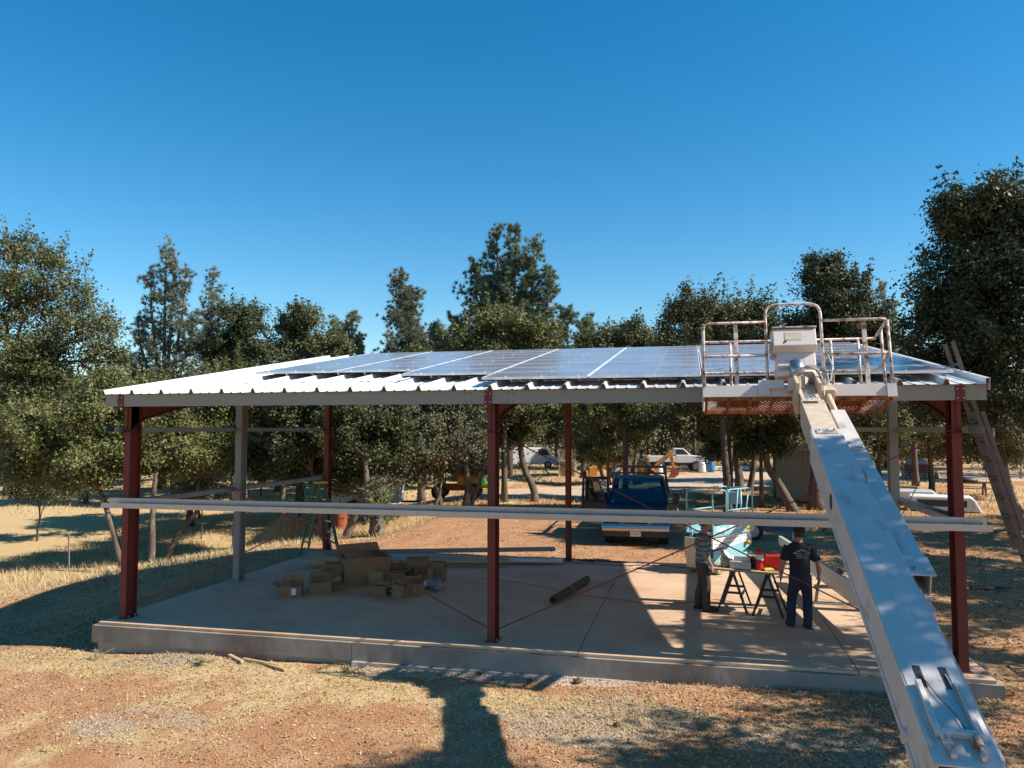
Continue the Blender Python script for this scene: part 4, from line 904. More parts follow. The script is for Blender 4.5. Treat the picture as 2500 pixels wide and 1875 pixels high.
# rotator head between boom and basket
MB().bx(-.16, -.115, 6.7, 7.35, -.33, .10).bx(.115, .16, 6.7, 7.35, -.33, .10).bx(-.115, .115, 7.2, 7.3, -.33, .12).build('boom_head', m_boomtan, lift, bevel=.006)
MB().tube([(-.18, 7.0, .14), (-.05, 7.12, .20), (.10, 7.10, .20), (.19, 6.98, .10), (.20, 6.8, -.03), (.16, 6.5, -.02)], .012, 6).tube([(-.14, 7.03, .16), (.02, 7.12, .225), (.16, 7.03, .17), (.215, 6.86, .02)], .010, 6).tube([(.18, 6.95, .0), (.32, 7.1, .02), (.36, 7.25, .18), (.30, 7.35, .32)], .012, 6).build('hoses', m_hose, lift, True)['kind'] = 'stuff'
# basket
bk = put(bpy.data.objects.new('basket', None), lift)
bk_w = Matrix.Translation((11.58, -1.15, 3.905)) @ Matrix.Rotation(R(-13.5), 4, 'X')
lift_w = Matrix.Translation(bp) @ __import__('mathutils').Euler(bx_rot).to_matrix().to_4x4()
bk.matrix_local = lift_w.inverted() @ bk_w
HX, DY = 1.25, .80
MB().bx(-HX, HX, 0, .014, 0, .165).bx(-HX, HX, DY-.014, DY, 0, .15).bx(-HX, -HX+.014, .0141, DY-.0141, 0, .15).bx(HX-.014, HX, .0141, DY-.0141, 0, .165).build('toe_board', m_liftw, bk, bevel=.003)
MB().bx(HX-.10, HX+.02, -.03, -.001, -.02, .16).build('corner_plate', m_liftw, bk)
fl = MB()
for k in range(9): fl.bx(-HX+.03+k*(2*HX-.1)/8, -HX+.07+k*(2*HX-.1)/8, .02, DY-.02, -.045, -.005)
fl.bx(-HX+.02, HX-.02, .02, .05, -.046, -.004).bx(-HX+.02, HX-.02, DY-.05, DY-.02, -.046, -.004)
fl.build('floor_frame', m_rust, bk)
ms_ = MB(); sp_ = .055; n_ = int((2*HX+DY)/sp_)
for i in range(n_):
    for sgn in (1, -1):
        a = -HX + i*sp_ - (0 if sgn < 0 else DY*.5)
        pts = []
        xa, xb = (a, a+DY*.5) if sgn > 0 else (a, a-DY*.5)
        ya, yb = .03, DY-.03
        if xa < -HX+.02 or xb < -HX+.02 or xa > HX-.02 or xb > HX-.02: continue
        ms_.bar((xa, ya, -.004+.004*sgn), (xb, yb, -.004+.004*sgn), .012, .006)
for j in range(12): ms_.bar((-HX+.03, .05+j*.064, .004), (HX-.03, .05+j*.064, .004), .010, .005)
ms_.build('floor_mesh', m_rust, bk)['kind'] = 'stuff'
MB().bx(-1.05, -.45, .2, .62, .012, .03).bx(.25, .95, .25, .6, .012, .03).build('floor_mat', m_boomtan, bk)
def rc(pts, r, k=4):                                        # round the corners of a polyline
    P = [Vector(p) for p in pts]; out = [P[0]]
    for i in range(1, len(P)-1):
        a = (P[i-1]-P[i]); b = (P[i+1]-P[i]); q = min(r, a.length*.49, b.length*.49); s = P[i]+a.normalized()*q; e = P[i]+b.normalized()*q
        for j in range(k+1):
            t = j/k; out.append(s*(1-t)**2 + P[i]*2*t*(1-t) + e*t*t)
    return out + [P[-1]]
TR = .021
def rail(pts, name='rail', m=m_rail, r=TR, cr=.10): MB().tube(rc(pts, cr), r, 8).build(name, m, bk, True)
zt = 1.10
rail([(-.36, 0, zt), (-HX+.02, 0, zt), (-HX+.02, 0, .15)], 'top_rail')
rail([(.36, 0, zt), (HX-.02, 0, zt), (HX-.02, DY*.98, zt), (HX-.02, DY, zt-.0), (-HX+.02, DY, zt), (-HX+.02, .05, zt)], 'top_rail')
rail([(-.37, 0, .16), (-.37, 0, 1.36), (.37, 0, 1.36), (.37, 0, .16)], 'hoop', cr=.16)
rail([(-.37, 0, .60), (-HX+.02, 0, .60), (-HX+.02, DY, .60), (HX-.02, DY, .60), (HX-.02, 0, .60), (.37, 0, .60)], 'mid_rail')
for x in (-.82, -.15, .62, 1.0): rail([(x*1.0, DY, .15), (x*1.0, DY, zt)], 'post')
for x in (-HX+.02, HX-.02): rail([(x, DY*.5, .15), (x, DY*.5, zt)], 'post')
rail([(HX-.02, 0, .15), (HX-.02, 0, zt-.02)], 'post')
for x in (-.78, .93): MB().bx(x-.028, x+.028, .016, .055, .16, zt-.015).build('post', m_rail, bk, bevel=.004)
# control box
cb = MB().prism([(-.07, .96), (.30, .98), (.30, .62), (-.0, .62), (-.12, .70)], 0, -.285, .285).build('control_box', m_liftw, bk, bevel=.01)
MB().bx(-.297, .297, -.09, .31, .975, .993).build('lid', m_rail, cb, bevel=.003)
MB().prism([(-.02, .62), (.28, .62), (.28, .30), (.06, .30), (-.06, .42)], 0, -.24, .27).build('pedestal', m_liftw, bk, bevel=.012)
MB().bx(-.13, .09, -.003, -.001, -.06, .06).build('faded_decal', M('faded_decal', (.55, .47, .38), .7), cb, loc=(0, -.094, .845), rot=(R(-11), 0, 0))
for i, (sx, sz) in enumerate([(-.19, .745), (-.17, .748), (-.15, .742), (-.13, .744), (-.12, .732)]):
    MB().bx(sx-.006, sx+.006, -.004, 0, -.02, .016).build('marker_scrawl', m_ink, cb, loc=(0, -.108, sz), rot=(R(-11), R(-12+7*i), 0))
for x in (-.22, .12):
    MB().cyl((x, .1, .99), (x, .1, 1.05), .006, 6).ball((x, .1, 1.06), .018, .018, .018, 8, 5).build('joystick', m_dark, cb)
MB().bx(-.32, -.287, .0, .12, .58, .80).build('switch_panel', m_boomtan, cb)
MB().bx(-.327, -.321, .03, .08, .66, .71).build('switch', m_redtool, cb)
MB().cyl((-.29, -.10, .30), (.33, -.10, .30), .045, 14).build('levelling_shaft', m_liftw, bk, True)
MB().cyl((0.01, -.14, .20), (.01, -.14, .46), .10, 18).build('rotator', m_galv, bk, True)
MB().tube([(.01, -.16, .02), (.01, -.16, .20)], [.15, .13], 16).build('rotator_housing', m_boomtan, bk)
MB().bx(-.50, -.16, -.06, -.001, .10, .22).bx(-.50, -.36, -.07, -.0601, .0, .10).build('mount_bracket', m_liftw, bk); MB().bx(.16, .40, -.06, -.001, .05, .14).build('mount_bracket', m_liftw, bk)
MB().tube([(.30, -.12, .34), (.38, -.14, .30), (.40, -.12, .16), (.33, -.14, .06), (.20, -.2, .05)], .016, 7).tube([(.28, -.12, .30), (.35, -.15, .24), (.35, -.14, .12), (.24, -.2, .03)], .012, 7).build('hoses', m_hose, bk, True)['kind'] = 'stuff'

# ------------------------------------------------------------------ people
def voxel(o, size, it=6):
    m = o.modifiers.new('remesh', 'REMESH'); m.mode = 'VOXEL'; m.voxel_size = size; m.use_smooth_shade = True
    s = o.modifiers.new('smooth', 'SMOOTH'); s.iterations = it; s.factor = .5
def hand(mb, w, d, side, palm_n, s=1.0, curl=.5):           # w wrist, d direction down the hand, side across the palm to the thumb
    w = Vector(w); d = Vector(d).normalized(); t = Vector(side).normalized(); n = Vector(palm_n).normalized()
    k = w + d*.085*s
    for u in (-.026, -.009, .009, .026): mb.tube([w + d*.0 + t*u*.6, w+d*.045*s+t*u, k+t*u], [.018*s, .020*s, .013*s], 8)
    for i, (u, L) in enumerate(((-.029, .055), (-.010, .072), (.010, .076), (.029, .066))):
        p = k + t*u; d1 = (d + n*curl*.35).normalized(); d2 = (d + n*curl*1.1).normalized(); d3 = (d + n*curl*1.8).normalized()
        q1 = p + d1*L*.45*s; q2 = q1 + d2*L*.33*s; q3 = q2 + d3*L*.25*s
        mb.tube([p-d*.01, q1, q2, q3], [.0105, .0098, .009, .0075], 8)
    a = w + d*.02*s + t*.024; b_ = a + (d*.6+t*.75+n*.3).normalized()*.042*s; c = b_ + (d*.9+t*.3+n*.3).normalized()*.035*s
    mb.tube([a, b_, c], [.014, .012, .009], 8)
def head(mb, x, y, z, f, tilt=0.0):                          # z = chin level, f = facing direction (unit, level)
    f = Vector(f); s = Vector((-f.y, f.x, 0)); o = Vector((x, y, z)); yaw = math.atan2(f.y, f.x)
    L = [(-.005, .02, .035, .030), (.02, .012, .062, .052), (.06, .004, .080, .066), (.11, -.002, .094, .074), (.16, -.006, .098, .077), (.20, -.008, .088, .070), (.225, -.010, .060, .048), (.236, -.010, .02, .018)]
    mb.rings([(x+f.x*(dx+tilt*h), y+f.y*(dx+tilt*h), z+h, rx, ry, yaw) for h, dx, rx, ry in L], 16)
    p = o + f*(.092+tilt*.1) + Vector((0, 0, .115)); mb.tube([p, p + f*.022 + Vector((0, 0, -.04)), p + f*.004 + Vector((0, 0, -.052))], [.010, .014, .010], 8)
    for k in (-1, 1):
        e = o + s*(.076*k) + f*(-.01+tilt*.1) + Vector((0, 0, .105)); mb.ball(tuple(e), .012, .012, .032, 8, 6)
    mb.tube([tuple(o + f*.085 + s*.022 + Vector((0, 0, .045))), tuple(o + f*.092 + Vector((0, 0, .047))), tuple(o + f*.085 - s*.022 + Vector((0, 0, .045)))], [.006, .008, .006], 6)
def eyes(par, x, y, z, f, tilt=0):
    f = Vector(f); s = Vector((-f.y, f.x, 0))
    for k in (-1, 1):
        c = Vector((x, y, z)) + f*(.086+tilt*.12) + s*(.031*k) + Vector((0, 0, .122)); MB().ball(tuple(c), .009, .009, .007, 8, 5).build('eye', m_ink, par, True)
# man seen from behind
mx_, my_ = 11.99, 2.22
p1 = thing('person', 'man in black t-shirt, jeans and cap seen from behind at the sawhorse table', 'person', (mx_, my_, 0), (0, 0, R(8)))
b = MB()
b.rings([(0, .0, .84, .155, .11), (0, .0, .95, .165, .12), (0, .01, 1.10, .16, .115), (0, .01, 1.25, .185, .12), (0, .0, 1.38, .20, .115), (0, 0, 1.44, .15, .09), (0, .01, 1.475, .07, .062)], 16)
b.tube([(0, .012, 1.44), (0, .022, 1.53)], [.062, .060], 12); head(b, 0, .02, 1.505, (0.05, 1, 0), -.03)
for sx, fx, fy in ((-1, -.13, .05), (1, .06, -.10)):
    b.tube([(sx*.09, 0, .90), (sx*.095, .0, .72), (sx*.10+fx*.3, .02+fy*.3, .50), (fx*.8+sx*.05, .0+fy*.7, .28), (fx+sx*.03, fy, .09)], [.095, .088, .062, .058, .042], 12)
    b.tube([(fx+sx*.03, fy-.05, .045), (fx+sx*.04, fy+.17, .03)], [.038, .036], 10)
al = [(-.19, 0, 1.40), (-.245, -.01, 1.25), (-.285, -.01, 1.12), (-.305, .03, .98), (-.315, .06, .86)]
ar = [(.19, 0, 1.40), (.25, -.02, 1.25), (.295, -.03, 1.12), (.325, .0, .98), (.335, .04, .86)]
for A in (al, ar): b.tube(A, [.062, .054, .046, .041, .029], 12)
hand(b, al[-1], (-.05, .15, -1), (.25, .9, .1), (.9, -.2, .1), 1.0, .5); hand(b, ar[-1], (.04, .2, -1), (-.25, .9, .1), (-.9, -.2, .1), 1.0, .6)
body = b.build('body', m_skin, p1); voxel(body, .0075)
c = MB(); c.rings([(0, .005, .86, .178, .135), (0, .005, 1.0, .180, .135), (0, .012, 1.12, .178, .130), (0, .01, 1.26, .202, .137), (0, 0, 1.38, .218, .130), (0, 0, 1.445, .165, .105), (0, .01, 1.472, .085, .08)], 18)
for A, s in ((al, -1), (ar, 1)): c.tube([A[0], A[1], tuple(Vector(A[1]).lerp(Vector(A[2]), .75))], [.080, .082, .080], 12)
sh = c.build('t_shirt', m_shirtk, p1); voxel(sh, .011, 4)
c = MB(); c.rings([(0, 0, .80, .165, .125), (0, 0, .90, .172, .130), (0, 0, .97, .170, .128)], 16)
for sx, fx, fy in ((-1, -.13, .05), (1, .06, -.10)):
    c.tube([(sx*.085, 0, .90), (sx*.095, .0, .72), (sx*.10+fx*.3, .02+fy*.3, .50), (fx*.8+sx*.05, fy*.7, .28), (fx+sx*.03, fy, .05)], [.112, .108, .086, .082, .078], 12)
tr = c.build('jeans', m_jeans, p1); voxel(tr, .011, 4)
for sx, fx, fy in ((-1, -.13, .05), (1, .06, -.10)):
    s_ = MB().tube([(fx+sx*.03, fy-.075, .045), (fx+sx*.033, fy+.05, .05), (fx+sx*.042, fy+.20, .035)], [.040, .052, .034], 12).bx(fx+sx*.035-.045, fx+sx*.035+.045, fy-.10, fy+.20, .0, .03).build('boot', m_boot, p1, True)
MB().rings([(0, .005, 1.66, .104, .112), (0, .005, 1.70, .103, .110), (0, .005, 1.735, .088, .093), (0, .005, 1.755, .045, .05), (0, .005, 1.76, .01, .01)], 16).prism([(-.075, .09), (.075, .09), (.06, .17), (0, .19), (-.06, .17)], 2, 1.668, 1.676).build('cap', m_cap, p1, True)
MB().rings([(0, -.005, 1.565, .085, .085), (0, -.005, 1.61, .094, .098), (0, 0, 1.665, .101, .106)], 16).build('hair', m_hair, p1, True)
# print on the shirt back: gable line and rows of small lettering
tp = MB()
def strip(x0, z0, x1, z1, w): tp.bar((x0, -.1385, z0), (x1, -.1385, z1), .003, w, up=(0, 0, 1))
strip(-.135, 1.300, 0, 1.342, .007); strip(0, 1.342, .135, 1.300, .007); strip(-.07, 1.338, 0, 1.358, .005); strip(0, 1.358, .07, 1.338, .005)
for z, n, w in ((1.287, 11, .26), (1.255, 9, .19), (1.232, 6, .13), (1.212, 9, .17)):
    for i in range(n):
        if random.random() < .86: x = -w/2 + w*i/(n-1); tp.bx(x-w/n*.34, x+w/n*.34, -.1405, -.1365, z-.006, z+random.uniform(.002, .007))
tp.build('shirt_print', m_greyink, p1)['kind'] = 'stuff'
# man in striped shirt seen from the side
p2_ = thing('person', 'man in striped grey shirt and dark trousers standing left of the sawhorses', 'person', (10.33, 3.14, 0), (0, 0, R(-78)))
b = MB()
b.rings([(0, .0, .84, .150, .115), (0, .01, .95, .160, .125), (0, .02, 1.10, .155, .125), (0, .02, 1.25, .18, .125), (0, .0, 1.37, .195, .115), (0, 0, 1.43, .145, .09), (0, .02, 1.465, .07, .062)], 16)
b.tube([(0, .02, 1.43), (0, .06, 1.52)], [.062, .058], 12); head(b, 0, .075, 1.50, (0, 1, 0), -.06)
for sx, fx, fy in ((-1, -.02, -.05), (1, .03, .06)):
    b.tube([(sx*.09, 0, .90), (sx*.095, .02, .72), (sx*.10, .03+fy*.4, .49), (sx*.10+fx*.6, -.01+fy*.8, .28), (sx*.10+fx, -.02+fy, .09)], [.093, .086, .062, .058, .042], 12)
    b.tube([(sx*.10+fx, fy-.06, .045), (sx*.11+fx, fy+.17, .03)], [.038, .036], 10)
al = [(-.19, .0, 1.39), (-.235, -.02, 1.24), (-.25, -.02, 1.10), (-.22, .09, .96), (-.19, .15, .87)]
ar = [(.19, .0, 1.39), (.235, -.03, 1.24), (.25, -.03, 1.10), (.225, .07, .96), (.20, .13, .86)]
for A in (al, ar): b.tube(A, [.060, .052, .045, .040, .029], 12)
hand(b, al[-1], (.05, .25, -1), (.5, .8, .1), (.8, -.3, .1), 1.0, .6); hand(b, ar[-1], (-.05, .25, -1), (-.5, .8, .1), (-.8, -.3, .1), 1.0, .6)
body = b.build('body', m_skin, p2_); voxel(body, .0075); eyes(p2_, 0, .075, 1.50, (0, 1, 0), -.06)
def M_stripe():
    m, n, l, p = new_mat('striped_knit'); tc = n.new('ShaderNodeTexCoord'); sp = n.new('ShaderNodeSeparateXYZ'); l.new(tc.outputs['Object'], sp.inputs[0])
    a = nd(n, 'ShaderNodeMath', operation='MULTIPLY'); l.new(sp.outputs[2], a.inputs[0]); a.inputs[1].default_value = 1/.095
    f = nd(n, 'ShaderNodeMath', operation='FRACT'); l.new(a.outputs[0], f.inputs[0])
    r = ramp(n, l, f.outputs[0], [(0, (.06, .09, .11)), (.30, (.06, .09, .11)), (.34, (.24, .28, .29)), (.62, (.24, .28, .29)), (.66, (.13, .19, .20)), (.99, (.13, .19, .20))]); r.color_ramp.interpolation = 'LINEAR'
    l.new(r.outputs[0], p.inputs['Base Color']); p.inputs['Roughness'].default_value = .85; return m
c = MB(); c.rings([(0, .01, .86, .176, .140), (0, .012, 1.0, .176, .140), (0, .022, 1.12, .174, .140), (0, .02, 1.26, .198, .140), (0, 0, 1.37, .212, .130), (0, 0, 1.435, .160, .105), (0, .02, 1.462, .085, .08)], 18)
for A in (al, ar): c.tube([A[0], A[1], tuple(Vector(A[1]).lerp(Vector(A[2]), .7))], [.078, .080, .078], 12)
sh = c.build('striped_shirt', M_stripe(), p2_); voxel(sh, .011, 4)
c = MB(); c.rings([(0, 0, .80, .165, .128), (0, 0, .90, .170, .132), (0, 0, .95, .168, .130)], 16)
for sx, fx, fy in ((-1, -.02, -.05), (1, .03, .06)):
    c.tube([(sx*.085, 0, .90), (sx*.095, .02, .72), (sx*.10, .03+fy*.4, .49), (sx*.10+fx*.6, -.01+fy*.8, .28), (sx*.10+fx, -.02+fy, .05)], [.110, .106, .084, .080, .076], 12)
tr = c.build('trousers', m_pants, p2_); voxel(tr, .011, 4)
for sx, fx, fy in ((-1, -.02, -.05), (1, .03, .06)):
    MB().tube([(sx*.10+fx, fy-.085, .045), (sx*.10+fx, fy+.05, .05), (sx*.11+fx, fy+.20, .035)], [.040, .052, .034], 12).bx(sx*.105+fx-.045, sx*.105+fx+.045, fy-.10, fy+.20, .0, .03).build('boot', m_boot, p2_, True)
MB().rings([(0, .03, 1.60, .088, .085), (0, .035, 1.66, .100, .100), (0, .045, 1.71, .092, .098), (0, .05, 1.745, .05, .055), (0, .05, 1.752, .01, .01)], 16).build('hair', m_hair, p2_, True)
# ------------------------------------------------------------------ blue pickup
tk = thing('pickup_truck', 'dark blue crew cab pickup with left side doors open parked behind the slab', 'truck', (8.47, 11.35, -.13), (0, 0, R(1.5)))
def tire(par, x, y, z, r, w, m1=m_black, m2=m_galv, ax=0, name='wheel'):
    e = put(bpy.data.objects.new(name, None), par); e.location = (x, y, z)
    if ax == 1: e.rotation_euler = (0, 0, R(90))
    prof = [(-w/2, r*.62), (-w/2, r*.93), (-w*.36, r), (w*.36, r), (w/2, r*.93), (w/2, r*.62)]; n = 24; mb = MB(); vs = []; fs = []
    for k in range(n):
        t = 2*math.pi*k/n; vs += [(p[0], p[1]*math.cos(t), p[1]*math.sin(t)) for p in prof]
    for k in range(n):
        for j in range(5): fs.append((k*6+j, k*6+j+1, ((k+1) % n)*6+j+1, ((k+1) % n)*6+j))
    mb.add(vs, fs).build('tyre', m1, e, True)
    MB().tube([(-w*.34, 0, 0), (-w*.20, 0, 0), (w*.20, 0, 0), (w*.34, 0, 0)], [r*.60, r*.635, r*.635, r*.60], 20).cyl((-w*.45, 0, 0), (w*.45, 0, 0), r*.2, 10).build('rim', m2, e, False)
    return e
for x in (-.83, .83):
    for y in (.95, 4.75): tire(tk, x, y, .39, .39, .27)
body = MB()
body.prism([(.22, .52), (.16, .75), (.16, 1.02), (.24, 1.13), (.9, 1.20), (1.62, 1.235), (1.62, .45), (.30, .45)], 0, -.96, .96)
body.bx(-.97, .97, 1.622, 4.24, .45, .62)
body.build('front_body', m_tblue, tk, bevel=.035)
MB().bx(.90, .975, 1.66, 4.22, .63, 1.24).bx(-.90, .95, 4.16, 4.22, .63, 1.24).build('side_panel', m_tblue, tk, bevel=.02)
MB().bx(.9751, .985, 1.75, 4.2, .48, .76).build('side_cladding', m_ttan, tk)
cabr = MB()
cabr.prism([(2.26, 1.94), (2.42, 1.99), (3.2, 2.01), (4.05, 1.99), (4.15, 1.94)], 0, -.76, .76).build('roof', m_tblue, tk, bevel=.05)
for s in (-1, 1):
    for a, b_, w_, h_ in (((s*.90, 1.62, 1.25), (s*.73, 2.30, 1.95), .07, .07), ((s*.92, 2.92, 1.22), (s*.76, 2.94, 1.95), .10, .06), ((s*.92, 4.15, 1.22), (s*.75, 4.08, 1.95), .12, .08)): MB().bar(a, b_, w_, h_).build('pillar', m_tblue, tk)
MB().add([(-.86, 1.63, 1.25), (.86, 1.63, 1.25), (.71, 2.28, 1.95), (-.71, 2.28, 1.95), (-.86, 1.65, 1.25), (.86, 1.65, 1.25), (.71, 2.30, 1.95), (-.71, 2.30, 1.95)], [(0, 1, 2, 3), (7, 6, 5, 4), (0, 4, 5, 1), (3, 2, 6, 7)]).build('windscreen', m_glassd, tk)
MB().bx(-.72, .72, 4.10, 4.12, 1.30, 1.90).build('rear_window', m_glass, tk)
MB().bx(-.90, .90, 1.64, 1.95, 1.02, 1.215).build('dashboard', m_dark, tk)
for x in (-.42, .42):
    s_ = MB().bx(x-.26, x+.26, 2.5, 3.0, .75, .92).bx(x-.25, x+.25, 2.9, 3.06, .92, 1.42).build('seat', m_dark, tk, bevel=.05)
    MB().bx(x-.12, x+.12, 2.93, 3.04, 1.44, 1.62).build('headrest', m_dark, s_, bevel=.04)
MB().bx(-.14, .14, 2.24, 2.27, 1.78, 1.86).build('mirror', m_dark, tk)
MB().tube([(math.cos(t)*.18-.42+.84, 2.05-.05*math.sin(t), 1.15+math.sin(t)*.17) for t in np.linspace(0, 6.28, 17)], .015, 6).build('steering_wheel', m_dark, tk)
gr = MB().bx(-.48, .48, .148, .16, .74, 1.04).build('grille', m_dark, tk)
MB().tube(rc([(-.50, .14, 1.05), (-.50, .14, .72), (.50, .14, .72), (.50, .14, 1.05), (-.50, .14, 1.05)], .08), .028, 8).bx(-.42, -.36, .138, .147, .73, 1.03).bx(.36, .42, .138, .147, .73, 1.03).build('grille_surround', m_chrome, gr)
for z in (.80, .87, .94): MB().bx(-.35, .35, .14, .147, z, z+.02).build('grille_bar', m_dark, gr)
MB().rings([(0, .13, .90-.045, .02, .006), (0, .13, .90-.03, .085, .012), (0, .13, .90, .11, .014), (0, .13, .93, .085, .012), (0, .13, .945, .02, .006)], 16).build('oval_badge', m_tblue, gr, True)
for s in (-1, 1):
    hl = MB().bx(min(s*.54, s*.92), max(s*.54, s*.92), .142, .20, .88, 1.05).build('headlight', m_lens, tk, bevel=.015)
    MB().bx(min(s*.54, s*.93), max(s*.54, s*.93), .140, .20, .77, .872).build('turn_signal', m_amber, tk, bevel=.01)
bm_ = MB().prism([(.0, .52), (-.02, .60), (.0, .70), (.06, .74), (.20, .74), (.22, .52)], 0, -1.0, 1.0).build('front_bumper', m_chrome, tk, bevel=.02)
MB().bx(-.95, .95, .03, .25, .36, .515).build('air_dam', m_dark, tk)
pt = MB().bx(-.16, .16, .005, .022, .37, .52).build('number_plate', m_paper, tk)
for i in range(7): MB().bx(-.125+i*.036, -.105+i*.036, .002, .0048, .41, .475).build('plate_mark', m_greyink, pt)
bed = MB().bx(-.97, -.90, 4.26, 6.2, .55, 1.26).bx(.90, .97, 4.26, 6.2, .55, 1.26).bx(-.8999, .8999, 6.14, 6.2, .55, 1.26).bx(-.8999, .8999, 4.26, 6.13, .55, .62).build('bed', m_tblue, tk, bevel=.015)
MB().bx(-.85, .85, .3, 6.1, .40, .449).build('chassis', m_dark, tk)
rk = put(bpy.data.objects.new('ladder_rack', None), tk)
for s in (-1, 1):
    MB().tube([(s*.86, 1.9, 2.16), (s*.86, 6.1, 2.16)], .03, 8).build('rail', m_dark, rk); MB().bar((s*.92, 4.4, 1.26), (s*.86, 4.4, 2.08), .06, .06).bar((s*.92, 6.0, 1.26), (s*.86, 6.0, 2.08), .06, .06).build('upright', m_dark, rk)
for y, z in ((2.0, 2.16), (4.4, 2.24), (6.0, 2.20)): MB().bx(-.86, .86, y-.03, y+.03, z-.03, z+.03).build('cross_bar', m_dark, rk)
MB().bar((.88, 2.0, 2.05), (.90, 2.0, 2.36), .05, .05).bar((.80, 4.4, 2.12), (.95, 4.4, 2.40), .05, .05).build('end_stop', m_tblue, rk)
MB().bar((.92, 2.0, 2.05), (1.0, 4.2, 1.3), .035, .035).build('diagonal_brace', m_dark, rk)
MB().tube([(-.80+.05*random.random(), 2.3+i*.25, 2.14+.05*random.random()) for i in range(9)],   .05, 8).build('rolled_tarp', m_slate, rk, True)
def door(hy, ang, L, front):
    e = put(bpy.data.objects.new('open_door', None), tk); e.location = (-.98, hy, 0); e.rotation_euler = (0, 0, R(ang))
    # local x runs from the hinge outwards
    MB().bx(0, L, -.045, .045, .78, 1.20).build('panel', m_tblue, e, bevel=.015); MB().bx(0, L, -.047, .043, .47, .775).build('lower_panel', m_ttan, e, bevel=.015)
    f = MB().bar((L-.05, 0, 1.2), (L-.08, 0, 1.93), .07, .09, up=(0, 1, 0)).bar((.32 if front else .05, 0, 1.92), (L-.05, 0, 1.92), .07, .09)
    if front: f.bar((.03, 0, 1.2), (.36, 0, 1.93), .07, .09, up=(0, 1, 0))
    else: f.bar((.04, 0, 1.2), (.08, 0, 1.93), .07, .09, up=(0, 1, 0))
    f.build('window_frame', m_tblue, e)
    MB().add([(.08, -.004, 1.2), (L-.08, -.004, 1.2), (L-.10, -.004, 1.90), (.36 if front else .09, -.004, 1.90), (.08, .004, 1.2), (L-.08, .004, 1.2), (L-.10, .004, 1.90), (.36 if front else .09, .004, 1.90)], [(0, 1, 2, 3), (7, 6, 5, 4)]).build('glass', m_glass, e)
    MB().bx(L-.22, L-.08, -.065, -.046, 1.06, 1.10).build('handle', m_dark, e)
    return e
d1 = door(1.76, 138, 1.05, True); door(2.95, 172, 1.0, False)
MB().bx(.02, .18, -.28, -.08, 1.22, 1.55).build('door_mirror', m_dark, d1, bevel=.03)
mr_ = MB().bx(1.12, 1.32, 1.72, 1.82, 1.20, 1.56).build('door_mirror', m_dark, tk, bevel=.04); MB().tube([(.96, 1.75, 1.30), (1.14, 1.77, 1.34)], .02, 6).tube([(.96, 1.75, 1.22), (1.14, 1.77, 1.24)], .02, 6).build('mirror_arm', m_dark, mr_)

# ------------------------------------------------------------------ scissor lift
sl_ = thing('scissor_lift', 'light blue and white electric scissor lift behind the striped shirt man', 'scissor lift', (10.62, 6.75, .002), (0, 0, R(55)))
MB().bx(.02, 1.80, .04, .72, .14, .40).build('chassis', m_lblue, sl_, bevel=.01)
MB().add([(.05, .0, .26), (.75, .0, .26), (1.70, .0, .60), (1.70, .0, .70), (.05, .0, .55), (.05, .039, .26), (.75, .039, .26), (1.70, .039, .60), (1.70, .039, .70), (.05, .039, .55)], [(0, 1, 2, 3, 4), (9, 8, 7, 6, 5), (0, 5, 6, 1), (1, 6, 7, 2), (2, 7, 8, 3), (3, 8, 9, 4), (4, 9, 5, 0)]).build('side_guard', m_lblue, sl_)
for x in (.24, 1.58):
    for y in (.02, .74): tire(sl_, x, y, .165, .165, .12, m_tyretan, m_cream, 1)
for i, z in enumerate((.60, .705, .81)):
    for y in (.05, .66):
        a = MB().bx(.06, 1.76, y, y+.05, z, z+.092).build('scissor_arm', m_lwhite, sl_, bevel=.006)
        if y < .1:
            h = MB()
            for x in (.18, .5, .92, 1.2, 1.62): h.cyl((x+.06*i, y-.002, z+.046), (x+.06*i, y-.0001, z+.046), .016, 8)
            h.build('pin_holes', m_dark, a)['kind'] = 'stuff'
MB().bx(.10, 1.72, .12, .64, .56, .90).build('scissor_core', m_dark, sl_)
dk = MB().bx(.0, 1.80, .0, .76, .935, .965).bx(.0, 1.80, -.012, .012, .80+.13, 1.15).bx(0, 1.80, .74, .772, .93, 1.10).bx(1.79, 1.81, .0, .76, .966, 1.10).build('platform', m_lblue, sl_, bevel=.004)
MB().bx(.02, 1.78, -.004, .03, .90, .929).build('deck_skirt', m_lblue, sl_)
for x in (.02, .62, .98, 1.30, 1.76): MB().bx(x-.02, x+.02, .0, .035, 1.15, 1.36).build('post_socket', m_lblue, sl_)
def srail(pts, nm='guard_rail', r=.019): MB().tube(rc(pts, .12), r, 8).build(nm, m_lblue, sl_, True)
srail([(.02, .015, 1.0), (.02, .015, 1.98), (.60, .015, 1.98), (.60, .015, 1.0)]); srail([(.66, .015, 1.0), (.66, .015, 1.98), (1.78, .015, 1.98), (1.78, .015, 1.0)])
srail([(.02, .75, 1.0), (.02, .75, 1.98), (1.78, .75, 1.98), (1.78, .75, 1.0)]); srail([(.02, .02, 1.96), (.02, .74, 1.96)]); srail([(1.78, .02, 1.96), (1.78, .74, 1.96)])
for z in (1.48,): srail([(.02, .75, z), (1.78, .75, z)]); srail([(.02, .02, z), (.02, .74, z)]); srail([(.66, .015, z), (1.78, .015, z)])
for a, b_ in (((.98, .015, 1.15), (1.12, .015, 1.97)), ((1.25, .015, 1.15), (1.25, .015, 1.97)), ((1.38, .015, 1.15), (1.62, .015, 1.97))): srail([a, b_], 'brace')
for y in (.2, .56): srail([(-.03, y, .35), (-.03, y, .95)], 'ladder_stile', .015)
for z in (.42, .60, .78): MB().bx(-.06, .0, .18, .58, z, z+.03).build('ladder_step', m_cream, sl_)
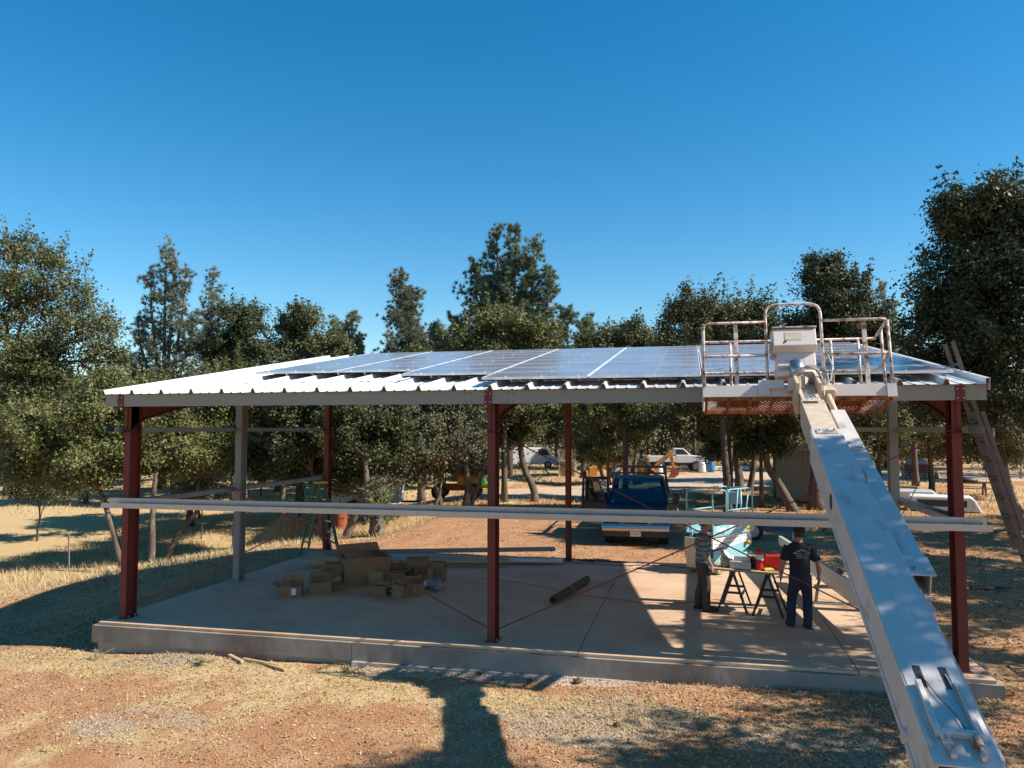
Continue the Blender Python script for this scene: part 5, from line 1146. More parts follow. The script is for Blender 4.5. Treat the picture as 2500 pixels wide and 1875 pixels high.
MB().bx(-.10, .01, .10, .70, .14, .36).build('end_cover', m_cream, sl_, bevel=.01)
MB().bx(-.12, -.02, .40, .74, .36, .85).build('battery_cover', m_cream, sl_, bevel=.02)
MB().ball((1.42, -.06, .66), .06, .06, .06, 12, 8).build('beacon', m_hoe, sl_, True)
MB().bx(1.55, 1.78, .30, .60, 1.55, 1.85).build('control_box', m_lblue, sl_, bevel=.02)
MB().bx(.25, .55, .2, .5, .966, 1.2).bx(.8, 1.1, .3, .6, .966, 1.15).build('tool_bags', m_dark, sl_)['kind'] = 'stuff'
def text(s, par, x, y, z, size, m, rot=(R(90), 0, 0), bold=.0):
    cu = bpy.data.curves.new('lettering', 'FONT'); cu.body = s; cu.size = size; cu.extrude = .001; cu.offset = bold; cu.materials.append(m)
    f = bpy.data.objects.new('lettering', cu); me = bpy.data.meshes.new_from_object(f); bpy.data.objects.remove(f)
    o = bpy.data.objects.new('lettering', me); o.location = (x, y, z); o.rotation_euler = rot; o['kind'] = 'stuff'; return put(o, par)
text('Genie', sl_, .14, -.0135, 1.01, .17, m_whiteink, bold=.004); text('GS-1930', sl_, .66, -.0135, 1.01, .165, m_paper, bold=.004)
text('352-78-5200', sl_, .10, -.0135, .945, .07, m_ink)
MB().bx(1.40, 1.76, -.0145, -.0125, .94, 1.02).build('yellow_decal', m_yel, sl_); text('Hertz', sl_, 1.44, -.016, .955, .085, m_ink, bold=.002)

# ------------------------------------------------------------------ sawhorses and what is on them
def sawhorse(cx, cy, rz, label, m):
    t = thing('sawhorse', label, 'sawhorse', (cx, cy, 0), (0, 0, rz), 'two folding sawhorses under the plank table')
    MB().bx(-.38, .38, -.045, .045, .69, .76).build('top_beam', m, t, bevel=.01)
    for sx in (-1, 1):
        for sy in (-1, 1): MB().bar((sx*.30, sy*.03, .70), (sx*.36, sy*.27, .0), .05, .035).build('leg', m, t)
        MB().bx(sx*.335-.02, sx*.335+.02, -.14, .14, .34, .38).build('spreader', m, t)
    MB().bx(-.33, .33, -.165, -.135, .27, .31).build('stretcher', m, t)
    return t
sawhorse(10.93, 3.42, R(80), 'grey green folding sawhorse nearer the striped shirt man', m_dark)
sawhorse(11.55, 3.17, R(80), 'black folding sawhorse nearer the man in black', m_black)
tb = thing('plank_table', 'plywood board laid across the two sawhorses', 'table', (11.2, 3.28, .762), (0, 0, R(-14))); MB().bx(-.62, .55, -.30, .32, 0, .02).build('board', m_wood, tb); MB().bx(-.72, .62, -.36, -.22, .0201, .045).build('plank', m_lumber, tb); MB().bx(-.5, .62, .05, .22, .0201, .04).build('plank', m_lumber, tb)
zt_ = .81
def onb(dx, dy): c, s = math.cos(R(-14)), math.sin(R(-14)); return (11.2+dx*c-dy*s, 3.28+dx*s+dy*c)
x, y = onb(.20, -.06); t = thing('tool_jug', 'red and white plastic jug on the plank table', 'jug', (x, y, .783), (0, 0, .2)); MB().tube([(0, 0, 0), (0, 0, .20)], [.075, .075], 16).build('body', m_redtool, t); MB().tube([(0, 0, .20), (0, 0, .30)], [.076, .076], 16).build('white_band', m_paper, t); MB().tube([(0, 0, .30), (0, 0, .36), (0, 0, .40)], [.075, .07, .04], 16).build('lid', m_redtool, t)
x, y = onb(.42, .12); t = thing('tool_case', 'bright red plastic tool case at the right of the plank table', 'tool case', (x, y, .803), (0, 0, .1)); MB().bx(-.17, .17, -.09, .09, 0, .26).build('case', m_redtool, t, bevel=.02); MB().tube(rc([(-.07, 0, .26), (-.07, 0, .31), (.07, 0, .31), (.07, 0, .26)], .02), .012, 6).build('handle', m_dark, t)
x, y = onb(.40, -.16); t = thing('cordless_drill', 'yellow and black cordless drill lying on the table edge', 'drill', (x, y, .83), (R(80), 0, .4)); MB().tube([(-.10, 0, 0), (.08, 0, 0)], [.032, .034], 12).build('motor_housing', m_yel, t); MB().tube([(.08, 0, 0), (.14, 0, 0)], [.025, .015], 12).build('chuck', m_dark, t); MB().tube([(-.05, 0, 0), (-.07, 0, -.14)], [.02, .022], 10).build('grip', m_dark, t); MB().box((-.07, 0, -.16), (.11, .06, .05)).build('battery', m_yel, t)
for i, (dx, dy, dz, w, lb) in enumerate(((-.22, -.16, 0, .20, 'grey steel box at left front of the plank table'), (-.03, -.17, 0, .18, 'grey steel box beside the red and white jug'), (-.12, -.05, .0, .30, 'long grey slotted steel box behind the two small ones'))):
    x, y = onb(dx, dy); h = .13 if i < 2 else .24; t = thing('junction_box', lb, 'steel box', (x, y, .809 if i < 2 else .783), (0, 0, R(-14))); MB().bx(-w/2, w/2, -.05, .05, 0, h).build('box', m_ltgrey, t, bevel=.004)
    for k in range(3): MB().cyl((-w/2+w*(k+.5)/3, -.0505, h*.55), (-w/2+w*(k+.5)/3, -.052, h*.55), .012, 8).build('knockout', m_dark, t)
x, y = onb(-.36, .08); t = thing('plastic_bag', 'crumpled clear plastic bag on the left of the plank table', 'bag', (x, y, .785))
rb = np.random.default_rng(5); mb = MB(); mb.rings([(0, 0, 0, .17, .12), (.01, 0, .06, .20, .14), (.0, .01, .13, .19, .12), (-.05, 0, .20, .13, .08), (-.12, 0, .28, .06, .04), (-.14, 0, .31, .03, .03)], 22); mb.v = [(p[0]+rb.normal(0, .012), p[1]+rb.normal(0, .012), max(0, p[2]+rb.normal(0, .010))) for p in mb.v]; mb.build('sheet', m_plastic, t)
x, y = onb(.05, .16); t = thing('tool_pouch', 'black tool pouch behind the red jug on the table', 'pouch', (x, y, .803)); MB().rings([(0, 0, 0, .16, .10), (0, 0, .1, .17, .11), (0, 0, .19, .13, .07)], 14).build('pouch', m_dark, t, True)
# steel beams on stands at the right
for i, (a, b_, lb) in enumerate((((12.22, 8.0, .62), (12.86, 1.6, .62), 'light grey steel channel propped on stands right of the man in black'), ((12.55, 6.3, .36), (12.98, 1.7, .36), 'second grey steel channel below the propped one'))):
    v_ = Vector(b_)-Vector(a); t = thing('steel_channel', lb, 'beam', a, (0, 0, math.atan2(v_.y, v_.x)), 'steel channels beside the man in black'); L = v_.length
    MB().bx(0, L, -.004, .004, 0, .20).bx(0, L, .0041, .075, 0, .005).bx(0, L, .0041, .075, .195, .20).build('channel', m_ltgrey, t)
for i, (x, y, lb) in enumerate(((12.85, 4.25, 'grey metal stand leg under the propped channels near the man in black'), (12.45, 6.9, 'grey metal stand under the far end of the channels'))):
    t = thing('beam_stand', lb, 'stand', (x, y, 0)); MB().bx(-.35, .35, -.05, .05, .30, .355).build('bearer', m_grey, t); 
    for s in (-1, 1): MB().bar((s*.28, 0, .30), (s*.33, 0, 0), .07, .05).build('leg', m_grey, t)
    MB().bx(-.38, .38, -.10, .10, 0, .02).build('foot', m_grey, t)
t = thing('level_tool', 'small black level resting on the propped steel channel', 'level', (12.78, 3.0, .822), (0, 0, R(95))); MB().bx(-.12, .12, -.03, .03, 0, .06).build('case', m_dark, t)

# ------------------------------------------------------------------ cardboard boxes and floor clutter
rj = np.random.default_rng(31)
def cbox(x, y, rz, w, d, h, label, flaps=(60, 50, 70, 40), m=m_card, lab=None, tilt=0, z=0.0):
    h *= .78
    t = thing('cardboard_box', label, 'cardboard box', (x, y, z+.002), (0, R(tilt), rz), 'open cardboard boxes on the slab'); th = .006
    jt = lambda mb_: (setattr(mb_, 'v', [(p[0]+rj.normal(0, .012), p[1]+rj.normal(0, .012), max(0, p[2]+(rj.normal(0, .012) if p[2] > .02 else 0))) for p in mb_.v]), mb_)[1]
    jt(MB().bx(-w/2, w/2, -d/2, -d/2+th, 0, h).bx(-w/2, w/2, d/2-th, d/2, 0, h).bx(-w/2, -w/2+th, -d/2+th, d/2-th, 0, h).bx(w/2-th, w/2, -d/2+th, d/2-th, 0, h).bx(-w/2+th, w/2-th, -d/2+th, d/2-th, 0, th)).build('body', m, t)
    MB().bx(-.025, .025, -d/2-.0035, -d/2-.0015, h*.1, h*.98).build('tape', m_card2, t)
    for i, (ax, ay, L, fl) in enumerate(((0, -1, w, d/2), (0, 1, w, d/2), (-1, 0, d, w/2.2), (1, 0, d, w/2.2))):
        a = flaps[i]
        if a is None: continue
        ca, sa = math.cos(R(a)), math.sin(R(a))
        if ay: o = MB().add([(-L/2, ay*d/2, h), (L/2, ay*d/2, h), (L/2, ay*(d/2+fl*ca), h+fl*sa), (-L/2, ay*(d/2+fl*ca), h+fl*sa), (-L/2, ay*d/2-th*ay, h), (L/2, ay*d/2-th*ay, h), (L/2, ay*(d/2+fl*ca-th), h+fl*sa), (-L/2, ay*(d/2+fl*ca-th), h+fl*sa)], [(0, 1, 2, 3), (7, 6, 5, 4), (0, 4, 5, 1), (2, 6, 7, 3), (1, 5, 6, 2), (0, 3, 7, 4)])
        else: o = MB().add([(ax*w/2, -L/2, h), (ax*w/2, L/2, h), (ax*(w/2+fl*ca), L/2, h+fl*sa), (ax*(w/2+fl*ca), -L/2, h+fl*sa), (ax*w/2-th*ax, -L/2, h), (ax*w/2-th*ax, L/2, h), (ax*(w/2+fl*ca-th), L/2, h+fl*sa), (ax*(w/2+fl*ca-th), -L/2, h+fl*sa)], [(0, 1, 2, 3), (7, 6, 5, 4), (0, 4, 5, 1), (2, 6, 7, 3), (1, 5, 6, 2), (0, 3, 7, 4)])
        jt(o).build('flap', m_card2 if a < 30 else m, t)
    if lab:
        MB().bx(lab[0]-.05, lab[0]+.05, -d/2-.002, -d/2-.0005, h*.25, h*.85).build('label_sheet', m_paper, t)
    return t
cbox(2.86, 4.25, R(38), .98, .80, .74, 'largest brown carton standing on the plywood sheet', (168, 25, 15, 150), tilt=0)
cbox(2.02, 2.48, R(22), .42, .38, .28, 'open carton with white label at far left of the boxes', (165, 70, 12, 160), lab=(.06,))
cbox(2.42, 2.98, R(28), .44, .40, .30, 'taller open carton right beside the labelled left one', (165, 40, 165, 20))
cbox(2.25, 3.95, R(10), .5, .4, .32, 'flat brown carton leaning behind the largest carton', (120, 100, 150, None))
cbox(3.78, 3.02, R(8), .28, .24, .22, 'small carton with white label at front of the right group', (10, 25, 5, 15), m_card, lab=(-.06,))
cbox(4.25, 2.93, R(-6), .26, .22, .19, 'smallest front carton with torn flaps', (100, 20, 80, None))
cbox(4.42, 3.25, R(28), .36, .26, .28, 'carton standing turned right of the smallest one', (30, 60, 20, 110))
cbox(3.62, 4.20, R(14), .50, .38, .34, 'wide carton with tan front in middle of the right group', (20, 40, 10, 30))
cbox(3.28, 4.05, R(5), .34, .30, .20, 'pale carton at the left end of the right group', (110, 60, 20, 40), m_card2)
cbox(4.02, 4.62, R(20), .46, .40, .42, 'tall carton at the back of the right group', (70, 100, 30, None))
cbox(4.28, 4.35, R(-12), .30, .26, .28, 'half open carton next to the clear plastic bag', (5, 110, 60, 90))
cbox(4.46, 4.72, R(6), .34, .30, .36, 'plain carton at the right end of the back row', (100, 110, 160, 160))
cbox(3.55, 5.05, R(12), .80, .34, .22, 'long low brown carton lying behind the right group', (160, 150, None, None))
for i, (x, y, s, lb) in enumerate(((4.78, 3.68, .16, 'clear plastic bag at the right end of the cartons'), (4.55, 3.85, .12, 'small clear plastic wrap between cartons'), (4.02, 3.10, .11, 'clear plastic wrap beside the smallest carton'))):
    t = thing('plastic_wrap', lb, 'plastic', (x, y, .002)); mb = MB(); mb.ball((0, 0, s*.75), s, s, s*.75, 12, 8); mb.v = [(p[0]+rb.normal(0, s*.1), p[1]+rb.normal(0, s*.1), max(0, p[2]+rb.normal(0, s*.08))) for p in mb.v]; mb.build('wrap', m_plastic, t)
t = thing('plywood_sheet', 'thin plywood sheet lying under the largest carton', 'plywood', (2.6, 3.45, .002), (0, 0, R(-2))); MB().bx(-.62, .48, -.85, .75, 0, .012).build('sheet', m_wood, t); t.rotation_euler = (0, 0, R(-4))
# long purlins stacked on blocks behind the boxes
for i, (a, b_, z, m, lb) in enumerate((((.55, 5.95), (6.6, 8.0), .26, m_grey, 'long grey channel stacked on blocks behind the cartons'), ((.70, 5.55), (5.6, 6.9), .10, m_lumber, 'tan channel lying below the long grey channel'), ((1.0, 6.4), (6.9, 7.5), .06, m_ltgrey, 'pale channel lying flat toward the rear of slab'))):
    dx, dy = b_[0]-a[0], b_[1]-a[1]; L = math.hypot(dx, dy); t = thing('stored_channel', lb, 'beam', (a[0], a[1], z), (0, 0, math.atan2(dy, dx)), 'channels stored on the slab')
    MB().bx(0, L, -.10, -.095, 0, .09).bx(0, L, .095, .10, 0, .09).bx(0, L, -.095, .095, .085, .09).build('channel', m, t); MB().bx(-.003, .0, -.09, .09, .005, .08).build('end', m_dark, t)
for i, (x, y, lb) in enumerate(((1.3, 6.0, 'wood block carrying the stored channels at left'), (4.6, 7.3, 'wood block carrying the stored channels at right'))):
    t = thing('wood_block', lb, 'wood block', (x, y, .001), (0, 0, .25)); MB().bx(-.05, .05, -.28, .28, 0, .055).build('lower_block', m_lumber, t); MB().bx(-.04, .06, -.26, .27, .0551, .10 if i else .055+.045).build('upper_block', m_lumber, t)
t = thing('sheet_metal_offcut', 'pale blue sheet metal offcut at the rear left of the slab', 'sheet metal', (.9, 8.05, .002), (0, 0, R(4))); MB().bx(-.6, .6, -.12, .12, 0, .05).build('sheet', m_ltgrey, t, bevel=.004)
t = thing('cardboard_tube', 'brown cardboard tube lying on the slab right of the middle column', 'tube', (7.45, 2.94, .082), (0, 0, math.atan2(2.29, .37)))
n_ = 20; vs = []; fs = []
for x in (0, 2.32):
    for r_ in (.078, .055):
        for k in range(n_): vs.append((x, r_*math.cos(6.2832*k/n_), r_*math.sin(6.2832*k/n_)))
for k in range(n_):
    q = (k+1) % n_; fs += [(k, q, 2*n_+q, 2*n_+k), (n_+k, 3*n_+k, 3*n_+q, n_+q), (k, n_+k, n_+q, q), (2*n_+k, 2*n_+q, 3*n_+q, 3*n_+k)]
MB().add(vs, fs).build('tube', m_brown, t, True); MB().tube([(1.1, .083*math.cos(a), .083*math.sin(a)) for a in np.linspace(0, 6.28, 17)], .006, 5).build('strap', m_yel, t)
rgc = np.random.default_rng(9)
def cord(label, pts, r, m):
    t = thing('extension_lead', label, 'cord', (*pts[0], r)); p0 = pts[0]; q = []
    for i in range(len(pts)-1):
        for u in np.linspace(0, 1, 7)[:-1]:
            x = pts[i][0]*(1-u)+pts[i+1][0]*u - p0[0]; y = pts[i][1]*(1-u)+pts[i+1][1]*u - p0[1]; q.append((x+rgc.normal(0, .015), y+rgc.normal(0, .015), .0))
    MB().tube(q, r, 6).build('cable', m, t, True)
cord('orange extension cord curving across the middle of the slab', [(5.4, 5.2), (6.3, 4.9), (7.1, 4.4), (7.9, 3.9), (9.1, 3.5), (10.0, 3.6), (10.6, 4.1), (11.0, 3.9)], .008, m_orangecord)
cord('red air hose along the rear of the slab', [(3.4, 7.7), (4.6, 7.9), (5.8, 7.5), (7.0, 7.8), (8.3, 7.6), (9.4, 7.9), (10.3, 7.5)], .009, m_redrod)
t = thing('pry_bar', 'black steel bar lying at the foot of the rear middle column', 'bar', (7.2, 8.15, .012), (0, 0, R(-4))); MB().bx(0, 1.3, -.02, .02, -.01, .03).build('shaft', m_dark, t); MB().bar((.1, 0, .0), (.45, -.18, .0), .04, .02).build('hook', m_dark, t)
for i, (x, y, rz, L, lb) in enumerate(((3.2, -.62, R(-8), .75, 'yellowish lumber offcut lying against the slab front'), (3.45, -.70, R(-20), .62, 'thin lumber offcut crossing the yellowish one'), (2.75, -.66, R(-30), .45, 'short brown stick left of the lumber offcuts'))):
    t = thing('lumber_offcut', lb, 'lumber', (x, y, float(gz(np.array([x]), np.array([y]))[0])+.03), (0, R(2), rz)); MB().bx(-L/2, L/2, -.03, .03, -.012, .02).build('board', m_wood if i < 2 else m_lumber, t)
# step ladder by the rear left column
ld = thing('step_ladder', 'green fibreglass step ladder with yellow top at rear left column', 'ladder', (.02, 7.65, 0), (0, 0, R(50)))
TZ = 2.0
for s in (-1, 1):
    MB().bar((.46, s*.27, 0), (.06, s*.14, TZ-.06), .04, .085).build('rail', m_green, ld); MB().bar((-.46, s*.24, 0), (-.06, s*.13, TZ-.06), .035, .05).build('rail', m_green, ld)
for i in range(6):
    f = (i+.9)/6.6; z = TZ*f; x = .46-.40*f; w = .27-.13*f; MB().bx(x-.045, x+.045, -w, w, z-.012, z+.015).build('step', m_alum, ld)
for z in (.35, 1.0): f = z/TZ; MB().bx(-.47+.40*f, -.43+.40*f, -.23+.1*f, .23-.1*f, z-.015, z+.02).build('rear_brace', m_green, ld)
MB().bx(-.13, .15, -.17, .17, TZ-.06, TZ).build('top_cap', m_yel, ld, bevel=.012)
# extension ladder leaning on the right rake
el = thing('extension_ladder', 'dark brown extension ladder leaning on the right roof edge', 'ladder', (15.62, 1.05, -.22), (0, R(-15.6), 0))
for k, (off, z0, z1, w) in enumerate(((0, 0, 4.1, .22), (-.07, 1.9, 5.25, .195))):
    for s in (-1, 1): MB().bx(off-.03, off+.03, s*w-.010, s*w+.010, z0, z1).build('rail', m_ladd, el)
    z = z0+.25
    while z < z1-.1: MB().cyl((off, -w+.012, z), (off, w-.012, z), .017, 8).build('rung', m_ladd, el); z += .305
for s in (-1, 1): MB().bx(-.06, .06, s*.22-.02, s*.22+.02, -.03, .001).build('foot', m_black, el)

# ------------------------------------------------------------------ yard behind
def gz1(x, y): return float(gz(np.array([x]), np.array([y]))[0])
# backhoe
bh = thing('backhoe', 'orange yellow backhoe with folded digging arm in the yard behind the pickup', 'backhoe', (6.35, 46.6, gz1(6.35, 46.6)), (0, 0, R(10)))
tire(bh, .0, -.75, .72, .72, .42, m_black, m_hoe, 1); tire(bh, .0, .75, .72, .72, .42, m_black, m_hoe, 1); tire(bh, -2.0, -.7, .45, .45, .3, m_black, m_hoe, 1); tire(bh, -2.0, .7, .45, .45, .3, m_black, m_hoe, 1)
MB().bx(-2.4, .6, -.4, .4, .55, .95).build('frame', m_hoe, bh, bevel=.03); MB().bx(-2.5, -.75, -.42, .42, .951, 1.55).build('engine_hood', m_hoe, bh, bevel=.05)
MB().bx(.05, .45, -.25, .25, 1.0, 1.12).bx(.38, .48, -.25, .25, 1.12, 1.65).build('seat', m_hoe, bh, bevel=.03)
MB().bar((-2.2, -.62, 1.2), (-3.2, -.62, .5), .12, .16).bar((-2.2, .62, 1.2), (-3.2, .62, .5), .12, .16).build('loader_arm', m_hoe, bh); MB().prism([(-3.3, .2), (-3.9, .15), (-3.8, .75), (-3.25, .85)], 1, -1.0, 1.0).build('loader_bucket', m_hoe, bh)
ba = put(bpy.data.objects.new('digging_arm', None), bh)
MB().bar((.95, 0, .65), (2.25, 0, 1.95), .26, .36, w2=.22, h2=.22).build('boom', m_hoe, ba, bevel=.02); MB().bar((2.2, 0, 2.05), (2.45, 0, .75), .20, .26, w2=.18, h2=.2).build('dipper', m_hoe, ba, bevel=.02)
MB().prism([(2.2, .75), (2.75, .70), (2.78, .25), (2.5, .05), (2.05, .0), (2.3, .35)], 1, -.32, .32).build('bucket', m_hoered, ba); MB().tube([(1.3, -.16, .9), (2.1, -.16, 1.6)], .05, 8).build('cylinder', m_galv, ba)
MB().bar((.75, -.4, .6), (1.3, -1.1, .1), .14, .2).bar((.75, .4, .6), (1.3, 1.1, .1), .14, .2).bx(.6, .95, -.4, .4, .4, .9).build('stabilisers', m_hoe, bh); MB().bx(.5, .62, -.3, .3, .96, 1.5).build('lever_tower', m_hoe, bh)
# white lifted pickup
def side_truck(name, label, x, y, rz, m, cab='front'):
    t = thing(name, label, 'truck', (x, y, gz1(x, y)), (0, 0, rz))
    for xx in (-1.7, 1.35):
        for yy in (-.8, .8): tire(t, xx, yy, .46, .46, .32, m_black, m_galv, 1)
    MB().prism([(-.35, .75), (2.25, .75), (2.3, 1.15), (2.0, 1.28), (1.0, 1.36), (.85, 1.38), (-.35, 1.38)], 1, -.92, .92).build('front_body', m, t, bevel=.05)
    MB().prism([(-.55, 1.381), (.95, 1.381), (.35, 1.93), (-.45, 1.95)], 1, -.80, .80).build('cab', m, t, bevel=.05)
    for s in (-1, 1): MB().prism([(-.35, 1.43), (.72, 1.43), (.28, 1.86), (-.32, 1.87)], 1, min(s*.801, s*.812), max(s*.801, s*.812)).build('side_window', m_dark, t)
    MB().add([(.93, -.7, 1.42), (.93, .7, 1.42), (.40, .66, 1.90), (.40, -.66, 1.90), (.96, -.7, 1.42), (.96, .7, 1.42), (.43, .66, 1.90), (.43, -.66, 1.90)], [(0, 3, 2, 1), (4, 5, 6, 7), (0, 1, 5, 4), (2, 3, 7, 6)]).build('windscreen', m_slate, t)
    MB().bx(-2.6, -.36, -.92, .92, .82, 1.30).build('bed', m, t, bevel=.03); MB().bx(-2.5, 2.2, -.7, .7, .55, .749).build('chassis', m_dark, t)
    MB().bx(2.28, 2.40, -.9, .9, .68, .88).build('bumper', m_dark, t, bevel=.02)
    for s in (-1, 1): MB().bx(2.262, 2.31, s*.7-.15, s*.7+.15, 1.0, 1.14).build('headlight', m_lens, t)
    return t
side_truck('pickup_truck', 'white lifted pickup with big tyres parked behind the backhoe arm', 9.0, 54.6, R(8), m_white)
side_truck('pickup_truck', 'slate blue older pickup partly hidden behind a tree trunk in the yard', 12.2, 62.5, R(175), m_slate)
def shell(label, x, y, rz, L, W, H, m, win=True, z=0):
    t = thing('truck_bed_cap', label, 'truck cap', (x, y, gz1(x, y)+.03+z), (0, 0, rz), 'truck bed caps lying on the ground')
    MB().prism([(-L/2, 0), (L/2, 0), (L/2-.28, H*.85), (L/2-.42, H), (-L/2+.15, H), (-L/2, H*.85)], 1, -W/2, W/2).build('shell', m, t, bevel=.06)
    if win:
        for s in (-1, 1): MB().bx(-L*.36, L*.30, min(s*(W/2+.001), s*(W/2+.012)), max(s*(W/2+.001), s*(W/2+.012)), H*.32, H*.78).build('side_window', m_dark, t)
        MB().bx(-L/2-.012, -L/2-.001, -W*.4, W*.4, H*.25, H*.75).build('rear_window', m_dark, t)
    return t
shell('grey white truck cap with dark side windows on the ground at right', 21.0, 25.8, R(-14), 2.9, 1.6, .62, m_whited)
shell('white truck cap lying behind the one with dark windows', 20.4, 28.6, R(-12), 2.6, 1.6, .66, m_white, False)
shell('third rounded white truck cap farthest back of the three', 20.6, 31.4, R(-10), 2.4, 1.6, .62, m_white, False)
shell('white truck cap on the grass beside the white lifted pickup', 9.9, 57.4, R(5), 1.6, 1.5, 1.2, m_white)
# box trailer, drill rig, mower, shed, van, rake
tr_ = thing('box_trailer', 'white rust streaked box trailer behind the trees at left', 'trailer', (-6.6, 25.8, gz1(-6.6, 25.8)), (0, 0, R(13))); MB().bx(-1.9, 1.9, -1.0, 1.0, .55, 2.25).build('body', m_whited, tr_, bevel=.04)
for x in (-.4, .5): tire(tr_, x, -1.0, .36, .36, .2, m_black, m_rust, 1)
MB().bx(1.9, 2.9, -.06, .06, .5, .6).build('drawbar', m_dark, tr_); MB().bx(-1.2, -.4, -1.012, -1.001, .7, 1.95).build('door', m_whited, tr_)
dr = thing('drill_rig', 'small orange and yellow drill rig between the oak trunks', 'machine', (-1.75, 26.2, gz1(-1.75, 26.2)), (0, 0, R(12)))
for x in (-.8, .95):
    for y in (-.65, .65): tire(dr, x, y, .40, .40, .28, m_black, m_rust, 1)
MB().bx(-1.1, 1.3, -.5, .5, .45, .75).build('frame', m_hoered, dr); MB().bx(.1, 1.1, -.5, .5, .751, 1.5).build('engine_box', m_hoe, dr, bevel=.03); MB().bx(-.95, -.75, -.12, .12, .75, 2.6).build('mast', m_yel, dr)
for s in (-1, 1): MB().bar((-.6, s*.45, .75), (-.6, s*.45, 1.7), .06, .06).bar((-.6, s*.45, 1.7), (.2, s*.45, 1.7), .06, .06).build('roll_cage', m_hoered, dr)
MB().bar((-1.2, 0, 1.1), (-3.2, .1, .85), .14, .22).build('outrigger_beam', m_hoered, dr)
mo = thing('lawn_tractor', 'green and yellow lawn tractor beyond the middle column', 'lawn tractor', (-1.45, 30.8, gz1(-1.45, 30.8)), (0, 0, R(190)))
tire(mo, -.5, -.4, .26, .26, .2, m_black, m_yel, 1); tire(mo, -.5, .4, .26, .26, .2, m_black, m_yel, 1); tire(mo, .55, -.35, .19, .19, .14, m_black, m_yel, 1); tire(mo, .55, .35, .19, .19, .14, m_black, m_yel, 1)
MB().prism([(-.1, .3), (.85, .3), (.88, .55), (.75, .78), (-.05, .85)], 1, -.28, .28).build('hood', m_mow, mo, bevel=.06); MB().bx(-.85, -.1, -.4, .4, .3, .5).build('rear_fender', m_mow, mo, bevel=.05); MB().bx(-.6, -.2, -.2, .2, .5, .62).bx(-.68, -.58, -.2, .2, .6, .95).build('seat', m_yel, mo, bevel=.03); MB().bx(-.3, .4, -.5, .5, .12, .25).build('mower_deck', m_yel, mo, bevel=.03)
sd = thing('plywood_shed', 'small plywood shed with white posts between the middle columns', 'shed', (.75, 47.2, gz1(.75, 47.2)), (0, 0, R(8)))
MB().bx(-.55, .55, -.5, .6, 0, 1.1).build('box', m_wood, sd)
for x in (-.62, .62): MB().bx(x-.06, x+.06, -.66, -.54, 0, 2.1).bx(x-.06, x+.06, .62, .74, 0, 2.1).build('post', m_white, sd)
MB().bx(-.9, .9, -.9, .95, 2.1, 2.18).build('roof', m_redw, sd); MB().bx(-.5, .5, -.64, -.58, 1.5, 2.09).build('beam', m_beige, sd)
vn = thing('van', 'pale van parked far behind the curved oak trunk', 'van', (-4.6, 60.5, gz1(-4.6, 60.5)), (0, 0, R(20)))
for x in (-1.2, 1.2): tire(vn, x, -.85, .36, .36, .24, m_black, m_galv, 1)
MB().prism([(-2.2, .4), (2.3, .4), (2.3, 1.0), (1.6, 1.2), (1.1, 1.95), (-2.1, 2.0), (-2.2, 1.6)], 1, -.9, .9).build('body', m_white, vn, bevel=.08); MB().prism([(.3, 1.25), (1.4, 1.25), (1.05, 1.8), (.3, 1.85)], 1, -.912, -.901).build('side_window', m_dark, vn)
hr = thing('hay_rake', 'dark farm rake with spoked wheels left of the curved oak trunk', 'farm machine', (-1.7, 41.5, gz1(-1.7, 41.5)), (0, 0, R(14)))
for i in range(3):
    e = put(bpy.data.objects.new('rake_wheel', None), hr); e.location = (-1.0+i*1.0, -.2+.15*i, .65)
    MB().tube([(.6*math.cos(a), 0, .6*math.sin(a)) for a in np.linspace(0, 6.2832, 21)], .03, 5).build('rim', m_dark, e)
    for k in range(6): MB().bar((0, 0, 0), (.6*math.cos(k*1.047), 0, .6*math.sin(k*1.047)), .02, .02).build('spoke', m_dark, e)
MB().bar((-1.6, .2, .9), (1.6, .2, .9), .12, .12).bar((1.5, .2, .9), (2.2, .2, .4), .1, .1).build('frame', m_dark, hr)
# beige container with green trim
ct = thing('ribbed_container', 'beige ribbed metal container with green corner trim behind scissor lift', 'container', (15.0, 28.0, gz1(15, 28)), (0, 0, R(-52)))
MB().bx(-1.25, 1.25, -.02, 2.2, .08, 2.55).build('walls', m_beige, ct)
for i in range(9): MB().bx(-1.2+i*.28, -1.08+i*.28, -.055, -.0201, .1, 2.5).build('rib', m_beige, ct)
for i in range(7): MB().bx(-1.285, -1.2501, .15+i*.28, .27+i*.28, .1, 2.5).build('rib', m_beige, ct)
MB().bx(-1.32, -1.18, -.09, -.0551, 0, 2.55).build('corner_trim', m_dgreen, ct); MB().bx(-1.35, 1.35, -.1, 2.3, 2.551, 2.64).build('roof', m_whited, ct)
